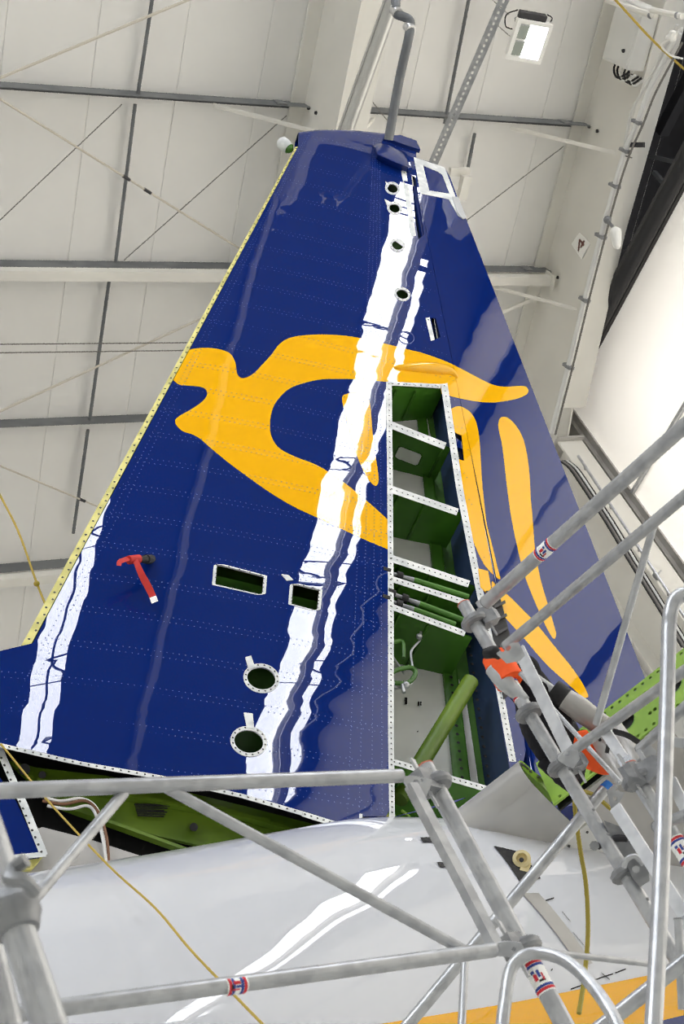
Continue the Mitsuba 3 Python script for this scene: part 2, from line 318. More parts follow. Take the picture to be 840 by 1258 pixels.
# bracing rods and wires
R_ = [((-8, 99), (240, -4), .016, ROD, 'cream bracing rod rising to the top edge from the left'), ((-8, 117), (300, 309), .013, ROD, 'cream bracing rod with a dark turnbuckle, falling towards the fin'), ((-8, 278), (150, 128), .006, WIRE, 'thin grey bracing wire below the top purlin at far left'),
      ((152, 320), (352, 142), .006, WIRE, 'thin grey bracing wire rising to the beam behind the fin'), ((-8, 509), (250, 390), .014, ROD, 'cream bracing rod ending behind the fin edge beside the emblem'), ((-8, 569), (124, 624), .011, ROD, 'short cream bracing rod below the third purlin'),
      ((570, 273), (692, 180), .006, WIRE, 'thin grey bracing wire right of the rudder tip'), ((428, 88), (485, 160), .005, WIRE, 'thin wire hanging beside the silver duct')]
for p, q, r, m, l in R_:
    key = thing('bracing_rod' if r > .01 else 'bracing_wire', l, 'bracing rod' if r > .01 else 'wire')
    bl_ = .3 if r > .01 else .2
    a, b = roof(p, bl_), roof(q, bl_)
    if p[0] < 0: a = a + (a - b) * .9
    add('rod', tube(a, b, r, 8), m, key)
    if 'turnbuckle' in l:
        d = U(b - a)
        for px in ((155, 219), (181, 235)): c = roof(px, .3); c = a + d * ((c - a) @ d); add('turnbuckle', tube(c - d * .05, c + d * .05, r * 1.5, 10), DARKSTEEL_SHADE, key)
    if 'short' in l: c = roof((101, 615), .3); d = U(b - a); c = a + d * ((c - a) @ d); add('turnbuckle', tube(c - d * .04, c + d * .04, r * 1.6, 10), DARKSTEEL_SHADE, key)
for p, q, l in [((-8, 423), (236, 421), 'upper of two level wires left of the emblem'), ((-8, 433.5), (230, 430.5), 'lower of two level wires left of the emblem')]:
    a, b = roof(p, .45), roof(q, .45); add('tension_wire', tube(a + (a - b) * 1.5, b, .007, 8), WIRE, label=l, cat='wire', group='level wires')
# flange braces from purlin to beam
for (p, b0), (q, b1), l in [((( 262, 129), .2), ((392, 163), 1.1), 'cream flange brace from the top purlin to the beam behind the fin'), (((627, 157), .2), ((757, 188), 1.1), 'cream flange brace from the purlin to the numbered beam below the lamp'),
                            (((604, 352), .22), ((708, 380), 1.15), 'long cream flange brace right of the rudder'), (((612, 386), .5), ((664, 364), .3), 'short cream angle brace right of the rudder'), (((438, 170), 1.0), ((460, 146), .2), 'small cream angle brace behind the fin tip')]:
    key = thing('flange_brace', l, 'brace', None)
    A_, B_ = roof(p, b0), roof(q, b1); u = RN
    add('bar', [bar(A_, B_, u, .05, .006), bar(A_ + RN * .022, B_ + RN * .022, np.cross(U(B_ - A_), RN), .05, .006)], BEAMW, key, False)


# ------------------------------------------------------------------ the airliner: x aft, y to starboard, fin in the plane y = 0
A = thing('airliner', 'airliner tail with a dark blue fin, yellow emblem and white fuselage', 'airplane')
ZF = 5.6; CR, CT, SPAN, TCK = 5.81, 1.575, 7.16, 0.095
def chord(z): return CR + (CT - CR) * z / SPAN
def thick(c, z):
    c = np.clip(c, 0, 1)
    return 5 * TCK * (.2969 * np.sqrt(c) - .1260 * c - .3516 * c * c + .2843 * c ** 3 - .1015 * c ** 4) * chord(z)
def fin(c, z, side=-1, off=0.0):
    c, z = np.asarray(c, float), np.asarray(z, float)
    return np.stack([.848 * z + c * chord(z), side * (thick(c, z) + off), z + ZF], -1)
def cz(px, side=-1, off=0.0):
    y = 0.0
    for _ in range(12):
        X = hit(px, Y_, y); z = X[2] - ZF; c = (X[0] - .848 * z) / chord(z); y = side * (thick(c, z) + off)
    return float(c), float(z)
def CZ(*pts): return [cz(p) for p in pts]
def on(px, off): c, z = cz(px, -1, off); return fin(c, z, -1, off)
def smooth_poly(pts, n=6):
    """closed smooth outline through pixel points, in (c, z)"""
    p = np.asarray(pts, float); P = np.vstack([p[-1], p, p[0], p[1]]); out = []
    for i in range(1, len(P) - 2):
        for t in np.linspace(0, 1, n, endpoint=False):
            p0, p1, p2, p3 = P[i - 1:i + 3]
            out.append(0.5 * ((2 * p1) + (-p0 + p2) * t + (2 * p0 - 5 * p1 + 4 * p2 - p3) * t * t + (-p0 + 3 * p1 - 3 * p2 + p3) * t ** 3))
    return sg.Polygon([cz(q) for q in out]).buffer(0)
def ell(cx, cy, rx, ry, rot=0.0, n=28):
    a = np.arange(n) * 2 * np.pi / n; x, y = rx * np.cos(a), ry * np.sin(a); r = math.radians(rot)
    return sg.Polygon([cz((cx + x0 * math.cos(r) - y0 * math.sin(r), cy + x0 * math.sin(r) + y0 * math.cos(r))) for x0, y0 in zip(x, y)])
FAR = .14                                       # the box is deeper towards starboard
def dent(c, z):
    """slight waviness of the sheet between the ribs"""
    x = .848 * z + c * chord(z); s = z * 1.0 + (x - 3) * .35          # ribs run square to the rear spar
    n = meshkit.noise(np.stack([x * 1.3, z * 2.2, x * 0], -1), 3) - .5
    m = meshkit.noise(np.stack([x * 3.1, z * 5.2, x * 0], -1), 9) - .5
    q = np.abs(np.sin(s * np.pi / .30)) - .6
    return .0011 * q * (1 + 1.6 * n) + .0052 * n + .0011 * m
def patch(poly, side=-1, off=0.0, dc=.0125, dz=.05, wave=0.0, rim=0.0):
    """the part of the fin's surface inside poly (c, z), on a fine grid; rim: thickness of the sheet's visible edges"""
    c0, z0, c1, z1 = poly.bounds
    ci, zi = np.meshgrid(np.arange(math.floor(c0 / dc), math.ceil(c1 / dc)), np.arange(math.floor(z0 / dz), math.ceil(z1 / dz)), indexing='ij')
    cells = shapely.box(ci.ravel() * dc, zi.ravel() * dz, (ci.ravel() + 1) * dc, (zi.ravel() + 1) * dz)
    shapely.prepare(poly); ins = shapely.contains(poly, cells); cut = shapely.intersects(poly, cells) & ~ins
    V, Fc, n = [], [], 0
    for g in cells[ins]:
        x0, y0, x1, y1 = g.bounds; V.append([[x0, y0], [x1, y0], [x1, y1], [x0, y1]])
    m = len(V); base = np.arange(m)[:, None] * 4
    Fc = [np.vstack([base + [0, 1, 2], base + [0, 2, 3]])] if m else []
    V = [np.array(V).reshape(-1, 2)] if m else []; n = 4 * m
    for g in shapely.intersection(poly, cells[cut]):
        for q in getattr(g, 'geoms', [g]):
            if q.geom_type != 'Polygon' or q.area < 1e-10: continue
            v, f = trimesh.creation.triangulate_polygon(q, engine='earcut'); V.append(np.asarray(v)); Fc.append(np.asarray(f) + n); n += len(v)
    P = np.vstack(V); f = np.vstack(Fc)
    o = off + (wave * dent(P[:, 0], P[:, 1]) if wave else 0)
    X = fin(P[:, 0], P[:, 1], side, 0); X[:, 1] += side * o
    mesh = trimesh.Trimesh(X, f, process=False); mesh.merge_vertices(digits_vertex=5)
    want = side
    if np.sum(mesh.face_normals[:, 1] * mesh.area_faces) * want < 0: mesh.invert()
    if rim:
        ms = []
        for g in getattr(poly, 'geoms', [poly]):
            for ring in [g.exterior, *g.interiors]:
                q = np.array(shapely.segmentize(ring, .03).coords); k = len(q)
                a, b = fin(q[:, 0], q[:, 1], side, off), fin(q[:, 0], q[:, 1], side, off - rim); i = np.arange(k - 1)
                ms.append(trimesh.Trimesh(np.vstack([a, b]), np.vstack([np.c_[i, i + 1, i + 1 + k], np.c_[i, i + 1 + k, i + k]]), process=False))
        return mesh, trimesh.util.concatenate(ms)
    return mesh
def patch2(key_name, poly, m, parent, side=-1, off=0.0, rim=.003, sm=True, **kw):
    a, r = patch(poly, side, off, rim=rim, **{k: v for k, v in kw.items() if k in ('dc', 'dz', 'wave')})
    v, f, n = meshkit.arrays(a, True); v2, f2, n2 = meshkit.arrays(r, 25)
    mesh = trimesh.Trimesh(np.vstack([v, v2]), np.vstack([f, f2 + len(v)]), process=False)
    key = num(f'{parent}__{key_name}')
    path = meshkit.write_ply(mesh, True, normals=np.vstack([n, n2]))
    scene[key] = {'type': 'ply', 'filename': path, 'face_normals': False, 'bsdf': {'type': 'ref', 'id': m}}
    more = {k: v for k, v in kw.items() if k in ('label', 'kind')}
    if more: lab(key, **more)
    return key
def line_cz(pxs, n=40):
    """points along a pixel polyline, as (c, z)"""
    p = np.asarray(pxs, float); d = np.r_[0, np.cumsum(np.linalg.norm(np.diff(p, axis=0), axis=1))]; t = np.linspace(0, d[-1], n)
    return np.array([cz((np.interp(s, d, p[:, 0]), np.interp(s, d, p[:, 1]))) for s in t])
def band(pxs, w0, w1, n=12):
    """strip polygon in (c, z) along a pixel polyline, from w0 to w1 pixels to its right"""
    p = np.asarray(pxs, float); d = np.r_[0, np.cumsum(np.linalg.norm(np.diff(p, axis=0), axis=1))]; t = np.linspace(0, d[-1], n)
    q = np.c_[np.interp(t, d, p[:, 0]), np.interp(t, d, p[:, 1])]; g = np.gradient(q, axis=0); g /= np.linalg.norm(g, axis=1, keepdims=True); nn = np.c_[-g[:, 1], g[:, 0]]
    return sg.Polygon([cz(v) for v in np.vstack([q + nn * w0, (q + nn * w1)[::-1]])]).buffer(0)
def dots(pts, side=-1, off=.0035, r=.006, sides=6):
    """small round fastener heads at (c, z) points, one mesh"""
    pts = np.asarray(pts); X = fin(pts[:, 0], pts[:, 1], side, off); n = sides; t = np.arange(n) * 2 * np.pi / n; k = len(X)
    e = 1e-3; tx = fin(pts[:, 0] + e, pts[:, 1], side, off) - X; tx /= np.linalg.norm(tx, axis=1, keepdims=True)
    tz = fin(pts[:, 0], pts[:, 1] + e, side, off) - X; tz -= tx * np.sum(tx * tz, 1, keepdims=True); tz /= np.linalg.norm(tz, axis=1, keepdims=True)
    ring = X[:, None] + r * (np.cos(t)[None, :, None] * tx[:, None] + np.sin(t)[None, :, None] * tz[:, None])
    top = X.copy(); top[:, 1] += side * r * .25
    v = np.concatenate([ring, top[:, None]], 1).reshape(-1, 3); b = np.arange(k)[:, None] * (n + 1); i = np.arange(n)
    f = np.stack([b + i, b + (i + 1) % n, np.broadcast_to(b + n, (k, n))], -1).reshape(-1, 3)
    m = trimesh.Trimesh(v, f, process=False)
    if np.sum(m.face_normals[:, 1]) * side < 0: m.invert()
    return m

# outlines, traced on the fin's own surface
CF = 0.143
HC = lambda z: .789
front = [(CF, z) for z in np.linspace(6.76, 1.46, 12)]
base = CZ((0, 800), (-30, 850), (-60, 905), (0, 913), (100, 936), (200, 953), (300, 976), (380, 999), (430, 1016), (443, 1019), (443, 1003), (474, 1003), (478, 996))
tip = CZ((510, 182), (507, 173), (480, 167), (440, 162), (390, 161), (367, 165))
opening = sg.Polygon(CZ((478, 470), (541, 473), (560, 600), (580, 704), (604, 820), (626, 945), (600, 972), (482, 1004), (481, 800), (480, 700)))
box_outline = sg.Polygon(front + base + CZ((482, 1004), (560, 985), (640, 948)) + [(.79, .3), (.7955, 2.9), (.795, 6.0)] + tip).buffer(0)
holes = []
sq1 = sg.Polygon(CZ((266.5, 693), (324, 708), (322, 731), (264.5, 718))).buffer(-.003).buffer(.003)
sq2 = sg.Polygon(CZ((360, 717), (392, 724.5), (389.5, 750.5), (358, 742))).buffer(-.003).buffer(.003)
rounds = [(321, 833.5, 17.5, 13.5, 12), (305.5, 911, 18, 14, 12), (482, 231.5, 6.6, 5.2, 20), (484.5, 256, 6.6, 5.2, 20), (488, 301.5, 6.8, 5.4, 20), (494, 361.5, 7.4, 5.6, 20)]
rp = [ell(*r) for r in rounds]; ro = [ell(a, b, c + (5 if c > 10 else 2.9), d + (4.6 if c > 10 else 2.6), e) for a, b, c, d, e in rounds]
slit1 = sg.Polygon(CZ((505, 215), (510, 218), (521, 288), (514, 294), (510, 270)))
slit2 = sg.Polygon(CZ((529, 390), (535, 391), (541, 414), (534, 417)))
slit3 = sg.Polygon(CZ((555, 529), (567, 535), (570, 566), (560, 563)))
cut = unary_union([opening, sq1, sq2, slit1, slit2, slit3] + rp)
E1 = smooth_poly([(209, 462), (213, 450), (222, 437), (232, 430), (250, 427.5), (268, 429), (282, 434), (289, 445), (291, 458), (295, 463.5), (301, 464), (311, 459), (322, 448), (333, 436), (342, 424), (354, 416), (373, 412), (400, 411), (432, 413.5), (470, 421.5),
    (500, 429), (520, 434), (550, 445), (575, 457.5), (597, 469), (611, 474), (624, 475), (638, 474), (646, 475), (649, 480), (646, 485), (636, 489.5), (622, 492.5), (606, 494.5), (587, 493.5), (563, 489), (540, 483), (515, 476), (493, 471.5), (470, 469), (445, 466.5), (420, 465.5), (395, 466), (375, 470), (356, 477),
    (342, 490), (334, 505), (331.5, 525), (335, 540), (345, 552), (365, 562), (390, 572), (420, 591), (448, 613), (475, 637), (492, 652), (510, 690), (476, 675), (450, 664), (420, 650), (390, 636), (360, 622), (330, 604), (300, 583), (275, 564), (258, 550), (247, 540), (237, 534), (225, 530), (217, 523), (215, 517), (219, 512),
    (231, 505), (245, 496), (253, 488), (254, 481), (249, 476), (238, 474), (222, 473), (214, 468)], 4)
E2 = smooth_poly([(420, 489), (425, 484), (436, 482), (448, 483), (453, 489), (455.5, 505), (457.5, 530), (460, 552), (464.5, 582), (464.5, 593), (460.5, 597), (453, 590), (445, 576), (437, 556), (429, 530), (423.5, 508)])
E3 = smooth_poly([(549, 510), (555, 502), (563, 499), (571, 501.5), (579, 508), (585, 519), (588.5, 537), (590.5, 565), (592, 591), (594.6, 617), (598, 644), (604, 668), (611, 697), (614, 712), (600, 700), (591, 687), (582, 667), (574, 647), (567, 625), (561, 596), (556, 566), (551, 535)])
E4 = smooth_poly([(612, 520), (615, 513), (623, 513), (633, 522), (641.7, 537), (647, 557), (650.5, 585), (651.7, 610), (654, 635), (657, 673), (663.5, 710), (673, 743), (681.5, 772), (683, 780), (680.5, 785), (675, 778), (665, 758), (653, 730), (643, 703), (635, 671), (628, 637), (623, 602), (620, 575), (616.5, 547), (612.5, 528)])
E5 = smooth_poly([(604, 714), (612, 722), (626, 733), (640, 747), (655, 762), (670, 780), (686, 800), (700, 817), (714, 837), (722, 853), (721, 857), (714, 855), (695, 838), (670, 815), (645, 786), (627, 766), (615, 752), (606, 735)])
emblem = unary_union([E1, E2, E3, E4, E5])
skin = box_outline.difference(cut)
S = patch2('fin_skin', skin.difference(emblem), BLUE, A, rim=.006, wave=1.0, dc=.0125, dz=.04)
rows = []
for g in getattr(skin.intersection(emblem), 'geoms', [skin.intersection(emblem)]):
    if g.area > 2e-5: patch2('emblem', g, YELLOW, S, rim=.006, wave=1.0, label='yellow swoosh piece of the winged figure emblem')
# starboard skin, seen from inside through the openings
far = sg.Polygon([(CF, 6.8), (CF, 1.1), (.3, .55), (.55, .05), (.783, -.05), (.783, 6.9), (.25, 6.95)])
add('far_skin', patch(far, 1, FAR - .004, .03, .12), GREEN_D, A, True)
add('far_skin_outside', patch(far, 1, FAR, .03, .12), BLUE, A, True)
# rivet rows: one mesh each, far too many to count
rng = np.random.default_rng(3)
P = []
skin_in = skin.buffer(-.004)
for s in np.arange(-1.6, 8.4, .30):             # rib rows, in pairs, square to the rear spar
    for ds in (0, .045):
        x = np.arange(.6, 8.4, .034); z = s + ds - (x - 3) * .35; c = (x - .848 * z) / chord(z); P.append(np.c_[c, z])
for c in (.158, .170, .565, .578, .592, .604):
    z = np.arange(-.3, 6.95, .034 if c < .5 else .03); P.append(np.c_[z * 0 + c, z])
P = np.vstack(P); P = P[shapely.contains_xy(skin_in, P[:, 0], P[:, 1])]
keep = (P[:, 0] < .66) | (rng.random(len(P)) < .5)
add('rivets', dots(P[keep], off=.0015, r=.0042, sides=5), RIVET, S, True, kind='stuff')
# leading edge: yellow primed spar flange with fasteners
le = sg.Polygon([(CF - .013, z) for z in np.linspace(6.76, 1.46, 14)] + [(CF - .0015, z) for z in np.linspace(1.46, 6.76, 14)])
LEK = patch2('spar_flange', le, PRIMER_Y, A, off=-.004, rim=.02, label='yellow primed flange along the open leading edge')
zz = np.arange(1.5, 6.74, .055)
add('fasteners', dots(np.c_[CF - .0075 + .003 * (np.arange(len(zz)) % 2), zz], off=-.002, r=.008), DOT, LEK, True, kind='stuff')
add('front_spar', patch(sg.Polygon([(CF - .013, 6.8), (CF - .013, .2), (CF + .0, .2), (CF + .0, 6.8)]), 1, -.0, .03, .2), PRIMER_Y, A, True)
v0 = [fin(CF - .008, z, s, -.006) for z in (.2, 6.8) for s in (-1, 1)]
add('spar_web', trimesh.Trimesh(v0, [[0, 1, 3], [0, 3, 2]], process=False), GREEN_L, A, False)
# white sealant frames: round the openings and along the lower edge
def strip(pxs, w0, w1, name='edge_strip', off=.002, pitch=8.0, m=EDGE, parent=None, nd=None):
    k = patch2(name, band(pxs, w0, w1), m, parent or A, off=off, rim=.004)
    p = np.asarray(pxs, float); d = np.r_[0, np.cumsum(np.linalg.norm(np.diff(p, axis=0), axis=1))]; t = np.arange(3, d[-1], pitch)
    q = np.c_[np.interp(t, d, p[:, 0]), np.interp(t, d, p[:, 1])]; g = np.array([[np.interp(s + 1, d, p[:, 0]) - np.interp(s - 1, d, p[:, 0]), np.interp(s + 1, d, p[:, 1]) - np.interp(s - 1, d, p[:, 1])] for s in t]); g /= np.linalg.norm(g, axis=1, keepdims=True)
    q = q + np.c_[-g[:, 1], g[:, 0]] * (w0 + w1) / 2
    add('fasteners', dots([cz(v) for v in q], off=off + .002, r=.0062), DOT, k, True, kind='stuff')
    return k
strip([(474.5, 469), (476, 600), (477, 760), (477, 900), (478.5, 1006)], -6.5, .5, pitch=6.5)
strip([(541, 472), (560, 600), (580, 704), (604, 820), (627, 945)], -8.5, 0, pitch=6.5)
strip([(478, 470), (541, 473)], -1, 3.5, pitch=9)
strip([(-30, 905), (0, 913), (100, 936), (200, 953), (300, 976), (372, 997)], 0, 5, pitch=10)
strip([(372, 998), (430, 1016), (443, 1019)], -1, 5, pitch=8)
strip([(443, 1019), (443, 1000)], -2, 2, pitch=9)
strip([(497.5, 209), (504, 250), (510, 290)], -1, 5, pitch=60, name='slot_edge')
strip([(526.5, 390), (533, 418)], -1, 4, pitch=60, name='slot_edge')
for i, (a, o) in enumerate(zip(rp, ro)):
    k = patch2('access_ring', o.difference(a), EDGE, A, off=.0025, rim=.01)
    cx, cy, rx, ry, rot = rounds[i]; nd = 16 if rx > 10 else 10; e = 2.4 if rx > 10 else 1.5
    add('fasteners', dots(np.array(ell(cx, cy, rx + e, ry + e, rot, nd).exterior.coords)[:-1], off=.005, r=.006 if rx > 10 else .005), DOT, k, True, kind='stuff')
for s_, o_ in ((sq1, 'a'), (sq2, 'b')):
    inner = s_.buffer(-.004).buffer(.003)
    s2 = sa.scale(s_, 1.0, 1.0)
    fr = s_.buffer(.0048, join_style=1).difference(s_)
    k = patch2('access_frame', fr, EDGE, A, off=.002, rim=.012)
    add('fasteners', dots([s_.exterior.interpolate(t, True).coords[0] for t in np.linspace(0, 1, 18)[:-1]] , off=.0045, r=.0055), DOT, k, True, kind='stuff')
for tag in ([(301, 808), (308, 806), (313, 820), (305, 823)], [(299, 876), (310, 877), (312, 896), (303, 895)], [(345, 706), (354, 707), (360, 713), (352, 714)], [(473, 223), (478, 227), (476, 231)], [(472, 245), (480, 249), (476, 255)], [(486, 297), (494, 296), (494, 303)]):
    patch2('hinged_tab', sg.Polygon(CZ(*tag)).buffer(0), EDGE, A, off=.006, rim=.005)
patch2('slot_patch', ell(499, 415, 10, 8, 15).difference(ell(499, 415, 9, 7.1, 15)), BLUE_FLAT, A, off=.002)

# ribs inside the box: horizontal plates with white flanges, seen from below
def rib(p, q, name='rib', full=True, m=GREEN, w=8.0):
    (c0, z0), (c1, z1) = cz(p), cz(q); n = 12
    k = num(f'{A}__{name}'); cs = np.linspace(c0 - (.03 if full else 0), c1 + .01, n); sl = (z1 - z0) / (c1 - c0); zs = z0 + (cs - c0) * sl
    zs = zs - .02
    a, b = fin(cs, zs, -1, -.012), fin(cs, zs, 1, FAR - .012); i = np.arange(n - 1)
    up = np.array([0, 0, .012])
    v = np.vstack([a, b, a + up, b + up]); f = np.vstack([np.c_[i, i + 1, i + 1 + n], np.c_[i, i + 1 + n, i + n], np.c_[i + 2 * n, i + 1 + 3 * n, i + 1 + 2 * n], np.c_[i + 2 * n, i + 3 * n, i + 1 + 3 * n]])
    scene[k] = mikit.ply(trimesh.Trimesh(v, f, process=False), m, smooth=False)
    strip([p, q], -1, w - 1, name='flange', off=.001, pitch=7, parent=k)
    # stiffening beads on the underside and clips
    for t in ((.06, .95) if p == (479, 518) else (.14, .52)):
        cc = c0 + (c1 - c0) * t; zc = z0 + (cc - c0) * sl - .02
        A0, B0 = fin(cc, zc, -1, -.03), fin(cc, zc, 1, FAR - .03); add('stiffener', bar(A0 - [0, 0, .008], B0 - [0, 0, .008], Z_, .012, .016), GREEN_D, k, False)
    return k, (c0, z0, c1, z1, sl)
RB = [((479, 471), (541, 475)), ((479, 518), (548, 545)), ((479, 597), (563, 626)), ((479, 682), (577, 714.5)), ((479, 708), (573, 738)), ((479, 742), (572, 776)), ((482, 933), (601, 967.5))]
RK = []
for i, (p, q) in enumerate(RB):
    k, g = rib(p, q, w=3 if i == 0 else 8.5 if i in (1, 2, 3) else 7.0); RK.append((k, g))
# lightening window of the second rib: grey plate stands in for light coming through
c0, z0, c1, z1, sl = RK[1][1]
cm = c0 + (c1 - c0) * .50; zm = z0 + (cm - c0) * sl - .02
X0 = fin(cm, zm, -1, -.012); X1 = fin(cm, zm, 1, FAR - .012); mid = X0 * .45 + X1 * .55
ux = U(fin(c1, z1) - fin(c0, z0)); uy = Y_
pl = sg.box(-.065, -.03, .065, .03).buffer(.025)
add('window_light_plate', extr(pl, mid - [0, 0, .004], ux, uy, .006), GREYSKIN, RK[1][0], False)
add('window_rim', extr(pl.buffer(.008).difference(pl), mid - [0, 0, .006], ux, uy, .006), GREEN_D, RK[1][0], False)
# grey access panels on the far skin, one in each bay
def farpanel(px, name='bay_panel'):
    poly = sg.Polygon([cz(p, 1, FAR - .01) for p in px]).buffer(-.004).buffer(.004)
    return patch2(name, poly, GREYSKIN, A, side=1, off=FAR - .016, rim=.006, label='light grey panel on the far side of the open bay')
farpanel([(470, 500), (523, 510), (533, 560), (474, 560)])
farpanel([(470, 575), (530, 586), (540, 640), (474, 640)])
farpanel([(470, 650), (541, 672), (552, 735), (474, 720)])
FP = farpanel([(476, 800), (560, 832), (570, 848), (590, 985), (476, 1005)])
rngp = np.random.default_rng(5)
for (x, y, w, h) in [(497, 857, 3, 8), (513, 862, 2.2, 5), (516, 862, 1.5, 5), (512, 898, 1.4, 1.4)]:
    patch2('stencil_mark', sg.Polygon([cz(p, 1, FAR - .022) for p in [(x, y), (x + w, y), (x + w, y + h), (x, y + h)]]), INK, FP, side=1, off=FAR - .0225, rim=.001)
# rear spar: dark channel behind the opening's right edge, with a row of holes, and its green flange
sc_ = np.linspace(.2, 6.7, 30)
def sheet(c, s0, s1, zlo, zhi, m, name, parent, label=None, n=24):
    z = np.linspace(zlo, zhi, n); a, b = fin(z * 0 + c, z, s0[0], s0[1]), fin(z * 0 + c, z, s1[0], s1[1]); i = np.arange(n - 1)
    return add(name, trimesh.Trimesh(np.vstack([a, b]), np.vstack([np.c_[i, i + 1, i + 1 + n], np.c_[i, i + 1 + n, i + n]]), process=False), m, parent, False, label=label)
SPK = sheet(.768, (-1, -.02), (1, FAR - .02), -.2, 6.7, mat('spar_blue', lin(34, 52, 84), .5), 'rear_spar', A, 'dark rear spar at the back of the open bays')
sheet(.60, (-1, -.02), (1, FAR - .02), -.2, 6.7, GREEN_D, 'mid_spar', A)
fl_ = sg.Polygon([(.728, -.1), (.748, -.1), (.748, 3.6), (.728, 3.6)])
FLK = patch2('spar_flange', fl_, GREEN, A, side=1, off=FAR - .03, rim=.02, label='green perforated spar flange at the back of the bays')
zz = np.arange(.1, 1.5, .062); add('hole', dots(np.c_[zz * 0 + .738, zz], 1, FAR - .052, .011, 8), BLACK, FLK, True, kind='stuff')
zz = np.arange(.0, 1.4, .07); add('hole', dots(np.c_[zz * 0 + .766, zz], 1, FAR - .10, .012, 8), BLACK, SPK, True, kind='stuff')
# control rods between the ribs
def inner(px, t): c, z = cz(px); return fin(c, z, -1, 0) * (1 - t) + fin(c, z, 1, FAR) * t
for p, q in [((505, 712), (576, 733)), ((512, 741), (571, 762)), ((505, 748), (560, 767))]:
    a, b = inner((p[0] + 4, p[1] - 2), .05), inner((q[0], q[1] - 2), .05)
    k = num(f'{A}__control_rod'); d = U(b - a)
    scene[k] = mikit.ply(tube(a, b, .022, 14), GREEN, smooth=30)
    add('rod_end', [tube(a - d * .10, a, .013, 12, .021), tube(a - d * .22, a - d * .10, .015, 12)], GALV_D, k)
    for u0, u1 in ((.12, .08), (.22, .17)): add('sleeve', tube(a - d * u0, a - d * u1, .03, 12), BLACK, k)
# diagonal strut tube in the lowest bay
a, b = inner((584, 826), .2), inner((505, 955), .4)
k = num(f'{A}__strut_tube'); scene[k] = mikit.ply(tube(a, b, .052, 20), OLIVE, smooth=30); lab(k, 'olive green diagonal strut tube in the lowest bay')
# hydraulic lines and bracket at the upper left of the lowest bay
def ipath(pts, ts): return spline([inner(p, t) for p, t in zip(pts, ts)], 6)
HY = num(f'{A}__hydraulic_bracket')
scene[HY] = mikit.ply(trimesh.util.concatenate([sweep(ipath(pp, [.2] * len(pp)), .015, 8) for pp in ([(482, 818), (495, 810), (511, 808), (517, 815), (508, 826), (490, 826)], [(482, 778), (500, 776), (502, 796)])]), GREEN_D, smooth=30)
add('hose', [sweep(ipath(pp, [.25] * len(pp)), .008, 6) for pp in ([(480, 790), (489, 790), (498, 802), (505, 812)], [(515, 805), (513, 785), (524, 770), (523, 752)], [(481, 802), (488, 806), (492, 820)], [(484, 824), (498, 829), (514, 824)])], GALV, HY)
for q_, r_ in (((486, 826), .03), ((505, 829), .025), ((521, 770), .02)): add('fitting', ball(inner(q_, .2), r_), GALV, HY)
add('drain', tube(inner((500, 826), .2), inner((503, 838), .2), .012), GALV, HY)
for pp in ([(482, 972), (494, 988), (505, 1003)], [(486, 968), (498, 984), (508, 1000)], [(483, 984), (492, 996), (500, 1006)], [(505, 975), (515, 985), (518, 1005)]):
    add('hydraulic_line', sweep(ipath(pp, [.3] * 3), .009, 6), GREEN_L, HY)
add('beam', bar(inner((482, 989), .3), inner((520, 991), .3), Z_, .05, .04), GREEN_L, HY, False)
# wiring seen through the square hatches
for pts in ([(262, 715), (275, 706), (290, 709), (302, 722)], [(262, 711), (280, 704), (300, 712), (326, 716)], [(285, 708), (296, 718), (299, 731)], [(358, 741), (372, 738), (384, 744), (388, 757)]):
    add('wire_bundle', sweep(ipath(pts, [.4] * 4), .007, 6), GREYSKIN, A)
for p, q in [((255, 697), (335, 716)), ((350, 722), (400, 734))]:
    (c0, z0), (c1, z1) = cz(p), cz(q); pts = np.array([fin(c0, z0, -1, -.05), fin(c1, z1, -1, -.05), fin(c1, z1, 1, -.01), fin(c0, z0, 1, -.01)])
    add('rib', trimesh.Trimesh(pts, [[0, 1, 2], [0, 2, 3]], process=False), GREEN_D, A, False)

# ---- rudder: closed wedge behind the fin box
RU = num(f'{A}__rudder'); ZR0 = -.12
rud_top = CZ((508, 193), (528, 199), (546, 206), (552, 216))
rud = sg.Polygon([(.7965, ZR0), (.7965, 2.9), (.7962, 6.0)] + [rud_top[0]] + rud_top[1:] + CZ((562, 243)) + [(.999, 5.86), (.999, 4), (.999, 2), (.999, ZR0)]).buffer(0)
rslit = sg.Polygon([(.797, 5.2), (.802, 5.2), (.802, 5.8), (.797, 5.8)])
a = patch(rud.difference(emblem), -1, 0, .02, .06, .35); bk = patch(rud, 1, 0, .03, .12)
z = np.linspace(ZR0, 6.3, 60); n = 60; nose = []
for kk in range(9):                                                   # rounded nose between the two sides
    t = math.pi * kk / 8; nose.append(np.stack([fin(z * 0 + .7975, z)[:, 0] - .05 * math.sin(t), -(thick(z * 0 + .7975, z) - .012) * math.cos(t), z + ZF], -1))
nv = np.vstack(nose); i = np.arange(n - 1); nf = np.vstack([np.vstack([np.c_[i + q * n, i + 1 + q * n, i + 1 + (q + 1) * n], np.c_[i + q * n, i + 1 + (q + 1) * n, i + (q + 1) * n]]) for q in range(8)])
ring = np.array(rud.exterior.coords); q0, q1 = fin(ring[:, 0], ring[:, 1], -1), fin(ring[:, 0], ring[:, 1], 1); kq = len(ring); i = np.arange(kq - 1)
closing = trimesh.Trimesh(np.vstack([q0, q1]), np.vstack([np.c_[i, i + 1, i + 1 + kq], np.c_[i, i + 1 + kq, i + kq]]), process=False)
